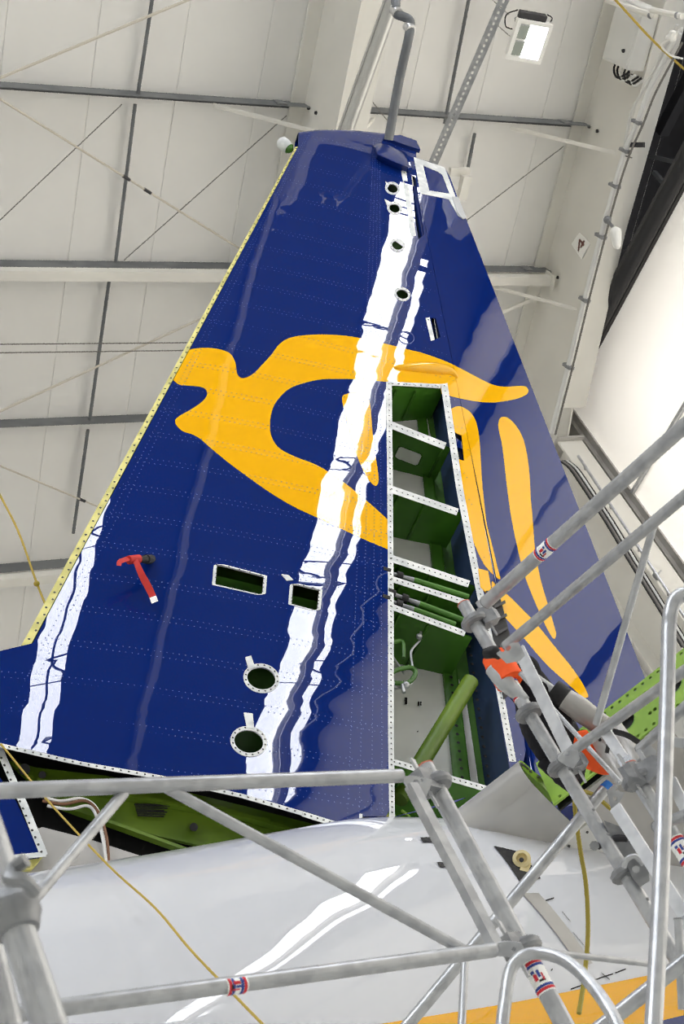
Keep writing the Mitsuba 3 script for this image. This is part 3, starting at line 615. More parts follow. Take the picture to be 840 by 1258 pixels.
def joined(key, parts, m):
    V, Fc, N, n = [], [], [], 0
    for mesh, sm in parts:
        v, f, nn = meshkit.arrays(mesh, sm if sm else 1); V.append(v); Fc.append(f + n); N.append(nn); n += len(v)
    me = trimesh.Trimesh(np.vstack(V), np.vstack(Fc), process=False)
    scene[key] = {'type': 'ply', 'filename': meshkit.write_ply(me, True, normals=np.vstack(N)), 'face_normals': False, 'bsdf': {'type': 'ref', 'id': m}}
joined(RU, [(a, True), (bk, True), (trimesh.Trimesh(nv, nf, process=False), True), (closing, 20)], BLUE)
inter = rud.intersection(emblem)
for g in getattr(inter, 'geoms', [inter]):
    if g.area > 2e-5: patch2('emblem', g, YELLOW, RU, rim=.004, dc=.02, dz=.06, label='yellow feather of the emblem on the rudder')
fr = sg.Polygon(CZ((508, 193.5), (546, 206), (569, 269), (563, 266), (551, 245), (516, 238))).difference(sg.Polygon(CZ((519.5, 203.5), (537, 211), (543, 215), (552, 238.5), (527, 234.5))))
patch2('tip_mask', fr.buffer(0), EDGE, RU, off=.004, rim=.006, label='white masked frame on the rudder tip')
patch2('mask_film', sg.Polygon(CZ((555, 243), (562, 243), (572, 268), (568, 270), (561, 262))), TAPE, RU, off=.012, rim=.01)
# dark gap strip between fin box and rudder, where the slots show it
for zz0, zz1 in ((5.35, 6.05), (4.1, 4.5), (2.7, 3.2)):
    pass
# dark ribbed balance bay under the middle hinge
patch2('hinge_bay', sg.Polygon(CZ((596, 727), (612, 730), (625, 780), (629, 850), (618, 860), (608, 800))), BLACK, A, off=.012, rim=.02, label='black opening beside the hinge line')
for t in np.linspace(.1, .9, 6): patch2('hinge_bay_slat', sg.Polygon(CZ((603 + 14 * t, 738 + 100 * t), (617 + 10 * t, 731 + 100 * t), (618 + 10 * t, 734 + 100 * t), (604 + 14 * t, 741 + 100 * t))), DARKSTEEL_SHADE, A, off=.03, rim=.01)
patch2('hinge_tube', sg.Polygon(CZ((587, 699), (599, 702), (603, 724), (598, 730), (590, 722))), YELLOW, A, off=.006, rim=.02)
patch2('slot_block', sg.Polygon(CZ((560, 536), (567, 541), (569, 550), (562, 548))), BLUE, A, off=-.01, rim=.03)
# long ridge on the hinge line (rudder nose fairing, yellow) and the hinge blister on the emblem
bl = [cz(p) for p in ((484, 452), (520, 453), (550, 456), (562, 464))]
bp = np.array([fin(c, z, -1, .0) for c, z in bl])
tt = np.linspace(0, 1, 14); hp = spline(bp, 8); sel = np.linspace(0, len(hp) - 1, 14).astype(int)
add('hinge_blister', sweep(hp[sel], .006 + .055 * np.sin(np.pi * np.clip(tt, .02, .98)) ** .8 * (1 - .3 * tt), 10), YELLOW, A, True)
# ---- fin tip: closing rib, end cap, balance horn fairing, nose fairing
tp = np.array(tip); cs = np.linspace(.11, .855, 24); zt = np.interp(cs, tp[::-1, 0], tp[::-1, 1])
a0, b0 = fin(cs, zt, -1), fin(cs, zt, 1); up = np.zeros((24, 3)); 
for q in range(24): up[q] = [.02, 0, .05]
i = np.arange(23); v = np.vstack([a0, a0 * [1, .75, 1] + up, b0 * [1, .75, 1] + up, b0])
add('tip_cap', trimesh.Trimesh(v, np.vstack([np.vstack([np.c_[i + q * 24, i + 1 + q * 24, i + 1 + (q + 1) * 24], np.c_[i + q * 24, i + 1 + (q + 1) * 24, i + (q + 1) * 24]]) for q in range(3)]), process=False), BLUE, A, 40)
hpts = [on(p, -.01) for p in ((457, 179), (462, 175), (482, 177), (500, 188), (508, 206), (502, 213), (480, 206), (462, 196))] + [on(p, .07) for p in ((461, 181), (472, 179), (490, 188), (501, 205), (484, 199), (464, 190))]
add('horn_fairing', hull(hpts), BLUE, A, 25)
tc2 = [cz(p) for p in ((470, 172), (498, 182), (515, 187), (510, 176), (490, 169))]
patch2('horn_cap', sg.Polygon(tc2).buffer(0), BLUE, A, off=.03, rim=.04)
nc = fin(.098, 6.83, -1, -.02); 
nosef = lathe([(.0, -.07), (.03, -.063), (.05, -.03), (.058, .02), (.055, .06), (.035, .08)], nc + [-.035, .03, .02], U([-.35, 0, .93]), 18)
add('nose_fairing', nosef, EDGE, A, True); add('nose_primer', lathe([(0, -.075), (.02, -.07), (.048, -.04), (.0, -.041)], nc + [-.036, .03, .013], U([-.35, 0, .93]), 16), GREEN, A, True)

# ---- red streamer on a black probe
pc, pz = cz((163, 689)); pb = fin(pc, pz, -1, 0)
k = num(f'{A}__probe'); tipp = pb + [.05, -.19, .0]; mid_ = on((179, 687), .12)
scene[k] = mikit.ply(tube(on((186, 687), -.02), mid_, .028, 16), BLACK, smooth=30)
add('tip', tube(mid_, on((170, 687), .145), .024, 16, .018), BLACK, k)
ST = num('red_streamer'); lab(ST, 'red streamer hanging from a red cover on the black probe, left side of the fin', 'streamer')
def ribbon(pts, w, depth, th=.004):
    """a folded strip of cloth: pixel path, half width in pixels, depths"""
    pts = np.asarray(pts, float); g = np.gradient(pts, axis=0); g /= np.linalg.norm(g, axis=1, keepdims=True); nn = np.c_[-g[:, 1], g[:, 0]]
    w = np.broadcast_to(w, (len(pts),)); put = at if np.max(depth) > 1 else on; a = np.array([put(p + q * s, d) for p, q, s, d in zip(pts, nn, w, depth)]); b = np.array([put(p - q * s, d + .01) for p, q, s, d in zip(pts, nn, w, depth)])
    o = -ray((420, 600)) * th; n = len(pts); v = np.vstack([a, b, b + o, a + o]); i = np.arange(n - 1)
    f = [np.vstack([np.c_[i + q * n, i + 1 + q * n, i + 1 + (q + 1) % 4 * n], np.c_[i + q * n, i + 1 + (q + 1) % 4 * n, i + (q + 1) % 4 * n]]) for q in range(4)]
    e = n - 1; f.append(np.array([[0, n, 2 * n], [0, 2 * n, 3 * n], [e, e + 2 * n, e + n], [e, e + 3 * n, e + 2 * n]]))
    return trimesh.Trimesh(v, np.vstack(f), process=False)
hang = spline([(166, 687), (170, 697), (175, 708), (181, 719), (186, 729), (190, 739)], 5)
add('ribbon', ribbon(hang, np.interp(np.linspace(0, 1, len(hang)), [0, .5, 1], [3.2, 4.6, 4.2]), np.interp(np.linspace(0, 1, len(hang)), [0, 1], [.16, .07]) + .01 * np.sin(np.linspace(0, 6, len(hang)))), RED, ST, 30)
add('ribbon_end', ribbon(np.array([(187.6, 733), (189, 736.5), (190.4, 740)]), [4.3, 4.3, 4.3], [.075] * 3), PAPER, ST, False, label='pale frayed end of the streamer')
add('cover', tube(on((158, 688), .16), on((171, 686.5), .14), .026, 14), RED, ST, 40)
add('loop', ribbon(spline([(160, 685), (152, 688), (147, 690), (146, 695)], 4), 3, np.full(13, .16)), RED, ST, 30)

# ---- fuselage
FX = np.array([-6, -3, 0, 1, 2, 3, 3.5, 4, 5, 6, 7.5, 9.0])
FA = np.array([1.8, 1.7, 1.5, 1.42, 1.3, 1.15, 1.09, 1.02, .9, .76, .52, .2])
FC = np.array([.1, .1, .06, -.05, -.06, -.045, -.11, -.27, -.5, -.72, -1.0, -1.3])       # height of the crown above the fin root
from scipy.interpolate import PchipInterpolator as PI_
fa_, fc_ = PI_(FX, FA), PI_(FX, FC)
def fus(x, ph, off=0.0):
    """ph: angle from the crown towards the port side"""
    x, ph = np.broadcast_arrays(np.asarray(x, float), np.asarray(ph, float)); a = fa_(x) + off; h = a * 1.12; zc = ZF + fc_(x) - fa_(x) * 1.12
    return np.stack([x, -a * np.sin(ph), zc + h * np.cos(ph)], -1)
def ph_z(x, z):
    h = fa_(x) * 1.12; return np.arccos(np.clip((z - (ZF + fc_(x) - h)) / h, -1, 1))
def fgrid(xs, phs, off=0.0):
    xs, phs = np.asarray(xs), np.asarray(phs)      # phs: (len(xs), m)
    v = fus(xs[:, None], phs, off); n, m = phs.shape; i, j = np.meshgrid(np.arange(n - 1), np.arange(m - 1), indexing='ij'); q = (i * m + j).ravel()
    me = trimesh.Trimesh(v.reshape(-1, 3), np.vstack([np.c_[q, q + 1, q + m + 1], np.c_[q, q + m + 1, q + m]]), process=False)
    c = v.reshape(-1, 3).mean(0)
    return me
xs = np.linspace(-6, 9, 260); fm = fgrid(xs, np.broadcast_to(np.linspace(0, 2 * np.pi, 161), (260, 161))); fv = fm.vertices
fn_ = np.stack([fv[:, 0] * 0, fv[:, 1], fv[:, 2] - (ZF + fc_(fv[:, 0]) - fa_(fv[:, 0]) * 1.12)], 1); fn_ /= np.linalg.norm(fn_, axis=1, keepdims=True)
fm.vertices = fv + fn_ * (.005 * (meshkit.noise(fv * [1.6, 2.2, 2.2], 5) - .6) + .0022 * (meshkit.noise(fv * [4.5, 6, 6], 6) - .6))[:, None]      # the sheet's slight waviness
FU = add('fuselage', fm, WHITE, A, True)
def fpx(px, off=0.0):
    """pixel -> (x, ph) on the port side of the fuselage"""
    y = -1.0
    for _ in range(25):
        X = hit(px, Y_, y); p = ph_z(X[0], X[2]); y = .5 * y + .5 * (-(fa_(X[0]) + off) * math.sin(p))
    return X[0], float(ph_z(X[0], X[2]))
def fpatch(pxs, m, name, off=.003, parent=FU, n=6, **kw):
    """quad patch of the fuselage between two pixel polylines given as (a0, a1, b0, b1)"""
    a0, a1, b1, b0 = [fpx(p) for p in pxs]; s, t = np.meshgrid(np.linspace(0, 1, n), np.linspace(0, 1, n), indexing='ij')
    q = lambda k: (a0[k] * (1 - s) + a1[k] * s) * (1 - t) + (b0[k] * (1 - s) + b1[k] * s) * t
    v = fus(q(0), q(1), off).reshape(-1, 3); i, j = np.meshgrid(np.arange(n - 1), np.arange(n - 1), indexing='ij'); c = (i * n + j).ravel()
    f = np.vstack([np.c_[c, c + 1, c + n + 1], np.c_[c, c + n + 1, c + n]])
    return add(name, trimesh.Trimesh(v, f, process=False), m, parent, True, **kw)
xs = np.linspace(1.6, 6.5, 50)
zs0, zs1 = ZF - 1.61, ZF - 1.815
add('stripe', fgrid(xs, np.stack([ph_z(xs, zs0 + 0 * xs) * (1 - t) + ph_z(xs, zs1 + 0 * xs) * t for t in np.linspace(0, 1, 6)], 1), .003), STRIPE, FU, True, label='yellow stripe along the white fuselage')
add('band', fgrid(xs, np.stack([ph_z(xs, zs1 + 0 * xs) * (1 - t) + 2.4 * t for t in np.linspace(0, 1, 8)], 1), .003), BLUE, FU, True, label='dark blue band below the yellow stripe')
for q in ([(516, 1029.5), (533, 1029.5), (535, 1035), (519, 1035)], [(536, 1060), (549, 1060), (551, 1066), (540, 1066)]): fpatch(q, BLACK, 'vent_slot', .004)
fpatch([(640, 1098), (661, 1098), (727, 1184), (712, 1190)], GREYMETAL, 'seal_plate', .006, label='bare grey seal plate on the fuselage flank')
fpatch([(606, 1040), (640, 1048), (664, 1080), (638, 1084)], BLACK, 'access_hole', .004)
gp, gph = fpx((640, 1060)); g0 = fus(gp, gph, .01)
add('fitting', [lathe([(.045, 0), (.045, .035), (.028, .04), (.024, .015), (.012, .015)], g0, U([-.4, -.8, -.1]), 18), bar(g0 + [-.04, -.0, -.07], g0 + [.02, -.0, -.02], Z_, .04, .04)], mat('fitting_cream', lin(200, 186, 140), .5), FU, label='gold fitting inside the dark access hole')
for (a_, b_) in [((668, 1125), (678, 1121)), ((668, 1107), (680, 1103)), ((690, 1120), (700, 1132)), ((676, 1192), (678, 1190)), ((700, 1215), (722, 1207)), ((724, 1206), (752, 1196)), ((755, 1195), (768, 1190)), ((703, 1145), (725, 1172)), ((738, 1195), (748, 1203))]:
    fpatch([a_, b_, (b_[0] + .4, b_[1] + 1.4), (a_[0] + .4, a_[1] + 1.4)], DARK, 'panel_gap', .004, n=3)

# ---- lower front of the fin: green structure in the opened fairing, dorsal fin, wiring
def plate(pxs, y, th, m, name, label=None, parent=A):
    pts = np.array([hit(p, Y_, y) for p in pxs]); poly = sg.Polygon(pts[:, [0, 2]]).buffer(0)
    me = extr(poly, [0, y, 0], X_, Z_, th, -th if True else 0)
    return add(name, me, m, parent, False, label=label)
# (extruded to starboard of y)
plate([(-40, 905), (60, 925), (200, 950), (320, 980), (445, 1015), (440, 1060), (190, 1090), (-40, 1110)], .12, .02, DARK, 'fairing_shade_sheet')  # dark sheet painted as the shade inside the open fairing
K = plate([(10, 934), (45, 943), (130, 953), (200, 966), (300, 990), (425, 1023), (340, 1042), (260, 1042), (190, 1026), (110, 1000), (45, 968)], -.05, .02, OLIVE, 'fin_root_web', 'olive green root structure below the open fin fairing')
for p, q in [((45, 960), (330, 1010)), ((60, 985), (240, 1050)), ((240, 985), (400, 1035))]:
    add('stringer', bar(hit(p, Y_, -.075), hit(q, Y_, -.075), Z_, .04, .02), OLIVE, K, False)
for t in np.linspace(0, 1, 7):
    p0 = hit((165 + 4 * t, 988 + 3.4 * t * 4), Y_, -.075); add('stencil_mark', bar(p0, p0 + [.17 - .04 * (t > .8) + .02 * math.sin(9 * t), 0, -.035], Y_, .008, .002), INK, K, False)
add('grommet', tube(hit((238, 1016), Y_, -.06), hit((238, 1016), Y_, -.12), .022, 12), BLACK, K)
for q, dq in (((30, 945), .03), ((52, 952), .02)): add('grommet', tube(hit(q, Y_, -.06), hit(q, Y_, -.1), dq, 12), BLACK, K)
plate([(52, 1016), (110, 1031), (190, 1057), (195, 1078), (20, 1095), (40, 1020)], -.11, .015, GREYMETAL, 'fairing_plate', 'grey fairing plate under the open fin root')
D = plate([(-40, 880), (0, 955), (20, 985), (50, 1050), (-40, 1062)], -.16, .3, BLUE, 'dorsal_fin', 'blue dorsal fin piece at the left edge')
add('edge_strip', extr(sg.LineString(np.array([hit(p, Y_, -.165) for p in [(-3, 915), (12, 950), (30, 990), (54, 1050)]])[:, [0, 2]]).buffer(.02, cap_style=2), [0, -.161, 0], X_, Z_, .005), EDGE, D, False)
ds = []
for t in np.linspace(0, 1, 15): 
    c = hit((-2 + 53 * t, 922 + 124 * t), Y_, -.17); ds.append(lathe([(.007, 0), (.006, .003), (0, .003)], c + [0, .003, 0], -Y_, 6))
add('fasteners', ds, DOT, D, True, kind='stuff')
add('lower_lip', extr(sg.LineString(np.array([hit(p, Y_, -.165) for p in [(10, 1054), (56, 1049)]])[:, [0, 2]]).buffer(.014, cap_style=2), [0, -.161, 0], X_, Z_, .005), EDGE, D, False)
K2 = plate([(20, 1052), (54, 1049), (46, 1060), (38, 1068), (28, 1068)], -.13, .2, PRIMER_Y, 'dorsal_end', 'yellow primed foot of the dorsal fin piece', D)
for off, pts in enumerate([[(55, 980), (75, 984), (100, 981), (118, 992), (127, 1020), (133, 1060)], [(52, 984), (78, 988), (105, 984), (122, 1000), (131, 1030), (134, 1064)], [(58, 990), (85, 994), (108, 990), (119, 1004), (127, 1035), (131, 1062)]]):
    add('wire_bundle', sweep(spline([hit(p, Y_, -.13 - .012 * off) for p in pts], 6), .008, 6), [PAPER, mat('wire_brown', lin(120, 84, 60), .6), GREYSKIN][off], K)
add('root_fitting', [tube(hit((438, 1010), Y_, -.02), hit((478, 1012), Y_, -.02), .05, 12), ball(hit((447, 1013), Y_, -.05), .06)], PRIMER_Y, A, label='yellow primed fitting at the fin root')

# ---- tailplane (port): nose fairing of bare metal, cut open to show green, then the green spar with holes
SP = U([.58, -.80, .03]); CD = U([.80, .58, -.50]); R0 = np.array([3.52, -.82, 5.15])     # span direction, chordwise direction aft along the lower side
up_ = U(np.cross(CD, SP)); up_ = up_ if up_[2] > 0 else -up_
def stab_section(t, n=13, sc=1.0):
    o = R0 + SP * t; a = np.linspace(math.radians(75), math.radians(262), n); le = .10 * sc
    nose = [o + CD * (le + le * math.cos(q) * 1.1) + up_ * (le * math.sin(q)) for q in a]
    return np.array([o + CD * .40 + up_ * .13 * sc, o + CD * .22 + up_ * .125 * sc] + nose + [o + CD * x - up_ * (.10 * sc + y) for x, y in ((.18, .008), (.28, .012), (.36, .010), (.44, .004))])
def loft(sec, closed=False):
    v = np.vstack(sec); m = len(sec[0]); n = len(sec); i, j = np.meshgrid(np.arange(n - 1), np.arange(m - 1), indexing='ij'); q = (i * m + j).ravel()
    return trimesh.Trimesh(v, np.vstack([np.c_[q, q + 1, q + m + 1], np.c_[q, q + m + 1, q + m]]), process=False)
TPL = num(f'{A}__tailplane'); ts = np.linspace(-.12, .40, 8)
scene[TPL] = mikit.ply(loft([stab_section(t) for t in ts]), mat('bare_metal', speckle(lin(186, 185, 182), lin(172, 171, 168), 3), .3, .35), smooth=40); lab(TPL, 'bare grey metal leading edge of the tailplane root, cut open')
sec = stab_section(.40); cen = sec.mean(0); inn = cen + (sec - cen) * .70
add('nose_rib', loft([cen + (stab_section(t) - SP * (t - .4) - cen) * .985 + SP * (t - .4) for t in (.2, .40)]), GREEN_L, TPL, 40)
add('end_flange', loft([sec + SP * .001, inn - SP * .02]), GREEN_L, TPL, False, label='green primed flange of the open leading edge')
e_ = []
for t in np.linspace(.06, .98, 18):
    w_ = t * (len(sec) - 1) * .999; i0 = int(w_); p0 = sec[i0] * (1 - w_ + i0) + sec[i0 + 1] * (w_ - i0); p0 = cen + (p0 - cen) * .86; e_.append(lathe([(.010, 0), (.009, .006), (0, .006)], p0 - SP * .008, SP, 6))
add('fasteners', e_, DOT, TPL, True, kind='stuff')
# riveted strip where the tailplane meets the fuselage side
rp_ = [hit(p, Y_, -.87) for p in ((588, 1026), (610, 1038), (640, 1048), (670, 1056), (700, 1063), (733, 1070), (765, 1078), (810, 1090))]
rsp = spline(rp_, 6); ups = np.array([.0, -.1, 1.0]) * .022
v = np.vstack([rsp - ups, rsp + ups, rsp + ups + [0, .012, 0], rsp - ups + [0, .012, 0]]); nn_ = len(rsp); i_ = np.arange(nn_ - 1)
RS = add('root_strip', trimesh.Trimesh(v, np.vstack([np.vstack([np.c_[i_ + q * nn_, i_ + 1 + q * nn_, i_ + 1 + (q + 1) % 4 * nn_], np.c_[i_ + q * nn_, i_ + 1 + (q + 1) % 4 * nn_, i_ + (q + 1) % 4 * nn_]]) for q in range(4)]), process=False), GREYSKIN, TPL, False)
rs2 = spline(rp_, 9); add('fasteners', [lathe([(.006, 0), (.005, .003), (0, .003)], p - [0, .001, 0] + ups * (.5 if q % 2 else -.3), -Y_, 6) for q, p in enumerate(rs2[::2])], DOT, RS, True, kind='stuff') if 0 else add('fasteners', [lathe([(.006, 0), (.005, .003), (0, .003)], p - [0, .001, 0], -Y_, 6) for p in rs2[::2]], DOT, TPL, True, kind='stuff')
# outer spar web, green with lightening holes
o0 = R0 + SP * .41 + CD * .22 + up_ * .05
wv = sg.box(0, -.19, 1.8, .17)
for x in (.52, .82, 1.12): wv = wv.difference(sg.Point(x, -.01).buffer(.062))
for x in np.arange(.05, 1.8, .05): wv = wv.difference(sg.Point(x, .145).buffer(.010)).difference(sg.Point(x, -.165).buffer(.010))
for x in (.28, .33, .38, .66, .69, .97, 1.0): wv = wv.difference(sg.Point(x, .07).buffer(.014)).difference(sg.Point(x + .02, .03).buffer(.014)).difference(sg.Point(x, -.08).buffer(.012))
SPW = add('spar_web', extr(wv, o0, SP, up_, .012), GREEN_L, TPL, False, label='green tailplane spar web with round lightening holes')
add('hole_shade_sheet', extr(sg.box(0, -.185, 1.8, .165), o0 + U(np.cross(SP, up_)) * (.05 if np.cross(SP, up_) @ CD > 0 else -.05), SP, up_, .012), BLACK, TPL, False)  # added black sheet so the lightening holes read as dark shade
for x in (.52, .82, 1.12): 
    add('hole_rim', extr(sg.Point(x, -.01).buffer(.070).difference(sg.Point(x, -.01).buffer(.061)), o0, SP, up_, .02, -.008), GREEN, SPW, False)
# lower skin of the tailplane, grey panels
lows = [(-.09, .5), (.42, .3)]
for i, (t0, t1) in enumerate([(-.12, .5), (.51, 1.1), (1.11, 2.2)]):
    c_ = R0 + SP * (t0 + t1) / 2 + CD * (1.30 if i else 1.32) - up_ * (.15 if i else .12)
    add('lower_skin', obox(c_, SP, U(CD), up_, [t1 - t0, 1.75 if i == 0 else 2.1, .02]), GREYSKIN if i != 1 else GREYMETAL, TPL, False)
dd = [lathe([(.008, 0), (.007, .004), (0, .004)], R0 + SP * .46 + CD * x - up_ * .135, -up_, 6) for x in np.arange(.5, 2.1, .06)] + [lathe([(.008, 0), (.007, .004), (0, .004)], R0 + SP * x + CD * .48 - up_ * .135, -up_, 6) for x in np.arange(-.05, .45, .06)]
add('fasteners', dd, DOT, TPL, True, kind='stuff')


# ------------------------------------------------------------------ hangar fittings
# lamp on a perforated tray
k = thing('floodlight', 'lit white LED floodlight hanging from the perforated tray under the roof', 'floodlight')
LC = roof((647, 49), .9); dL = pr(LC)[2]
q = np.array([[10.6195, 0.3689, 15.9436], [11.0239, 0.3452, 15.837], [11.0375, 0.8125, 15.7846], [10.633, 0.8361, 15.8912]])      # corners of its face
ux = U(q[1] - q[0]); uy = U(q[3] - q[0]); uy = U(uy - ux * (ux @ uy)); un = np.cross(ux, uy); un = un if un @ (POS - LC) > 0 else -un
cL = np.mean(q, 0); wL, hL = np.linalg.norm(q[1] - q[0]), np.linalg.norm(q[3] - q[0])
fr = sg.box(-wL / 2, -hL / 2, wL / 2, hL / 2).buffer(.012); 
uu = (ux, uy) if np.cross(ux, uy) @ un > 0 else (ux, -uy); sg_ = 1 if uu[1] @ uy > 0 else -1
add('bezel', extr(fr.difference(sg.box(-wL / 2 + .035, -hL / 2 + .035, wL / 2 - .035, hL / 2 - .035)), cL, uu[0], uu[1], .03), PLASTIC, k, 30)
add('housing', obox(cL - un * .045, ux, uy, un, [wL, hL, .09], .012), PLASTIC, k, 30)
add('reflector', obox(cL + un * .004, ux, uy, un, [wL - .07, hL - .07, .004]), PLASTIC, k, False)
def lens(x0, x1, y0, y1): return obox(cL + ux * (x0 + x1) / 2 * wL + uy * (y0 + y1) / 2 * hL + un * .014, ux, uy, un, [(x1 - x0) * wL, (y1 - y0) * hL, .012])
key = num(k + '__lens'); scene[key] = mikit.ply(lens(-.10, .41, -.41, .41), PLASTIC, smooth=False, emitter={'type': 'area', 'radiance': rgb(*LAMP)})
for y0, y1 in ((-.38, -.03), (.04, .40)):
    add('unlit_lens', lens(-.40, -.13, y0, y1), mat('unlit_lens', lin(150, 158, 150), .3), k, False); add('lens_ring', lens(-.42, -.11, y0 - .02, y0 + .01), CAPBLUE if 0 else TAPE, k, False)
add('gear_box', obox(cL - un * .06 - uy * (hL * .5 + .03) - ux * .03, ux, uy, un, [wL * .8, .10, .09], .006), DARKSTEEL_SHADE, k, 30)
for s_ in (-.42, .42): add('bracket', bar(cL - un * .05 + ux * s_ * wL - uy * .05, cL - un * .19 + ux * s_ * wL - uy * .18, ux, .03, .006), GALV_D, k, False)
add('cable', [sweep(spline([at(p, dL + .1) for p in ((636, 12), (622, 18), (621, 32), (630, 36))], 6), .008, 6)], BLACK, k)
add('cable', [sweep(spline([at(p, dL + .12) for p in ((672, 18), (678, 22), (676, 27))], 6), .008, 6)], BLACK, k)
# perforated tray, level, running across the hangar
k = thing('perforated_tray', 'perforated steel tray running from the top edge down behind the rudder tip', 'cable tray')
p0, p1 = hit((624, -12), Z_, 15.7), hit((530, 205), Z_, 15.7); d = U(p1 - p0); L_ = np.linalg.norm(p1 - p0)
side = U(np.cross(d, Z_)); pol = sg.box(0, -.055, L_, .055); sl = []
for i in np.arange(.05, L_ - .05, .07): sl += [sg.box(i, -.012, i + .035, .012)]
n_ = U(POS - p0); w_ = U(np.cross(n_, d))
add('web', extr(pol.difference(unary_union(sl)), p0, X_ * 0 + d, w_, .004), GALV, k, False)
add('edge', [bar(p0 + w_ * .055, p1 + w_ * .055, n_, .006, .04)], GALV, k, False); add('edge', [bar(p0 - w_ * .055, p1 - w_ * .055, n_, .006, .04)], GALV, k, False)
for a, b in (((600, -4), (625, 18)), ((612, 32), (629, 47))):
    add('support_wire', tube(at(a, dL + .3), at(b, dL + .1), .005, 6), WIRE, k)
# big silver duct and the elbow pipe behind the fin tip
k = thing('silver_duct', 'long silver tube rising behind the fin tip to the top edge', 'duct')
p0, p1 = hit((492, -30), Z_, 15.0), hit((418, 178), Z_, 15.0); add('tube', tube(p0, p1, .085, 20), SILVER, k)
add('rib', tube(p0 + [-.095, 0, -.01], p1 + [-.095, 0, -.01], .012, 8), SILVER, k)
k = thing('elbow_pipe', 'grey pipe with an elbow beside the silver duct above the fin tip', 'pipe'); dd_ = 14.75
pp = spline([at(p, d) for p, d in (((486, -6), dd_ + .1), ((486, 8), dd_), ((487, 17), dd_), ((494, 20), dd_), ((502, 24), dd_), ((504, 32), dd_), ((501, 50), dd_), ((490, 100), dd_ + .1), ((477, 172), dd_ + .2))], 8)
add('pipe', sweep(pp, .042, 14), PURLIN, k)
for px in ((486, 13), (503, 34)): c = at(px, dd_); add('coupling', tube(c - [0, .0, .04], c + [0, 0, .04], .05, 14), SILVER, k)
k = thing('pipe_clip', 'small dark clip on the cream beam beside the silver duct', 'clip'); c = at((431, 89), pr(onroof(8.7, .9, 1.0))[2]); add('body', obox(c, X_, RD, RN, [.08, .06, .08], .008), DARKSTEEL_SHADE, k); add('pin', tube(c, c + [.1, -.02, .0], .012, 8), GALV_D, k)
# purlin stub and grey pipe stub under it
k = thing('white_upright', 'white boxed fitting behind the rudder tip', 'roof fitting'); a_, b_ = roof((566, 245), .6), roof((573, 216), .6); add('body', bar(a_, b_, RN, .12, .08), BEAMW, k, False); add('cap', bar(roof((552, 211), .5), roof((576, 211), .5), RN, .1, .06), BEAMW, k, False)
# electrical box, conduits and cables on the numbered beam
k = thing('junction_box', 'grey electrical box with black cables on the numbered beam, at upper right', 'electrical box')
WX = 12.49
def web(px, dx=0.0): return hit(px, X_, WX - dx)
cb = web((775, 42), .12); up2 = RN; rr = RD
add('body', obox(cb, X_, RD, RN, [.26, .75, .52], .01), BOXG, k, 30)
add('door', obox(cb - X_ * .135, X_, RD, RN, [.015, .70, .48], .006), BOXG, k, 30)
add('lock', lathe([(.025, 0), (.022, .02), (0, .02)], cb - X_ * .142 + RD * .18 - RN * .12, -X_, 12), DARKSTEEL_SHADE, k)
for i in range(6):
    s_ = cb + RD * .37 + RN * (-.22 + .07 * i); add('cable', sweep(spline([s_, s_ + RD * .10 + RN * .01, s_ + RD * .17 - RN * .10, s_ + RD * .05 - RN * (.24 + .01 * i)], 6), .014, 6), BLACK if i % 3 else GREYSKIN, k)
def conduit(pxs, r, m, label, dx=.09, cat='conduit', key=None):
    if key is None: key = thing('conduit', label, cat); add('tube', sweep(spline([web(p, dx) for p in pxs], 5), r, 8), m, key)
    else: add('cable', sweep(spline([web(p, dx) for p in pxs], 5), r, 8), m, key, label=label)
    return key
k = conduit([(835, 40), (800, 105), (783, 150), (768, 185), (755, 228), (738, 290), (718, 368), (698, 450), (677, 532)], .032, mat('conduit_bright', lin(226, 227, 226), .3, .3), 'wide zinc conduit running down the numbered beam')
for t in ((783, 150), (768, 185), (755, 228), (738, 290), (718, 368), (698, 450)): c = web(t, .09); add('clip', obox(c, X_, RD, RN, [.09, .04, .16], .004), GALV_D, k, False)
conduit([(838, 52), (806, 112), (790, 152), (774, 188), (760, 230), (743, 292), (723, 370), (703, 452), (682, 534)], .014, WIRE, 'thin dark cable', key=k)
conduit([(832, 30), (810, 72), (792, 108), (775, 140), (766, 186)], .02, GREYSKIN, 'pale cable', key=k)
conduit([(838, 34), (822, 48), (812, 56), (824, 68), (838, 72)], .012, PLASTIC, 'white loop of cable at the upper right edge', .3)
k = thing('cable_clamp', 'white clamp for cables right of the junction box', 'clamp'); c = web((826, 44), .3); add('body', obox(c, X_, RD, RN, [.08, .12, .1], .02), PLASTIC, k, 30); add('lug', ball(c + [0, .05, .05], .035), PLASTIC, k)
k = thing('slotted_bracket', 'dark short slotted arm crossing the conduit on the numbered beam', 'bracket'); a_, b_ = web((768, 178), .06), web((791, 178), .06); add('arm', bar(a_, b_, RN, .03, .06), DARKSTEEL_SHADE, k, False); add('pin', tube(web((766, 191), .08), web((776, 194), .08), .01, 6), WIRE, k)
for (a_, b_) in (((745, 0), (805, 20)), ((800, 12), (838, 20))):
    k = thing('top_rail', 'cream rail crossing the upper right corner' if a_[0] == 745 else 'short cream rail in the upper right corner', 'rail'); add('tube', tube(web(a_, .5), web(b_, .5), .035, 10), BEAMW, k); add('bolt', ball(web((b_[0] - 6, b_[1] - 1), .5), .04), GALV_D, k)
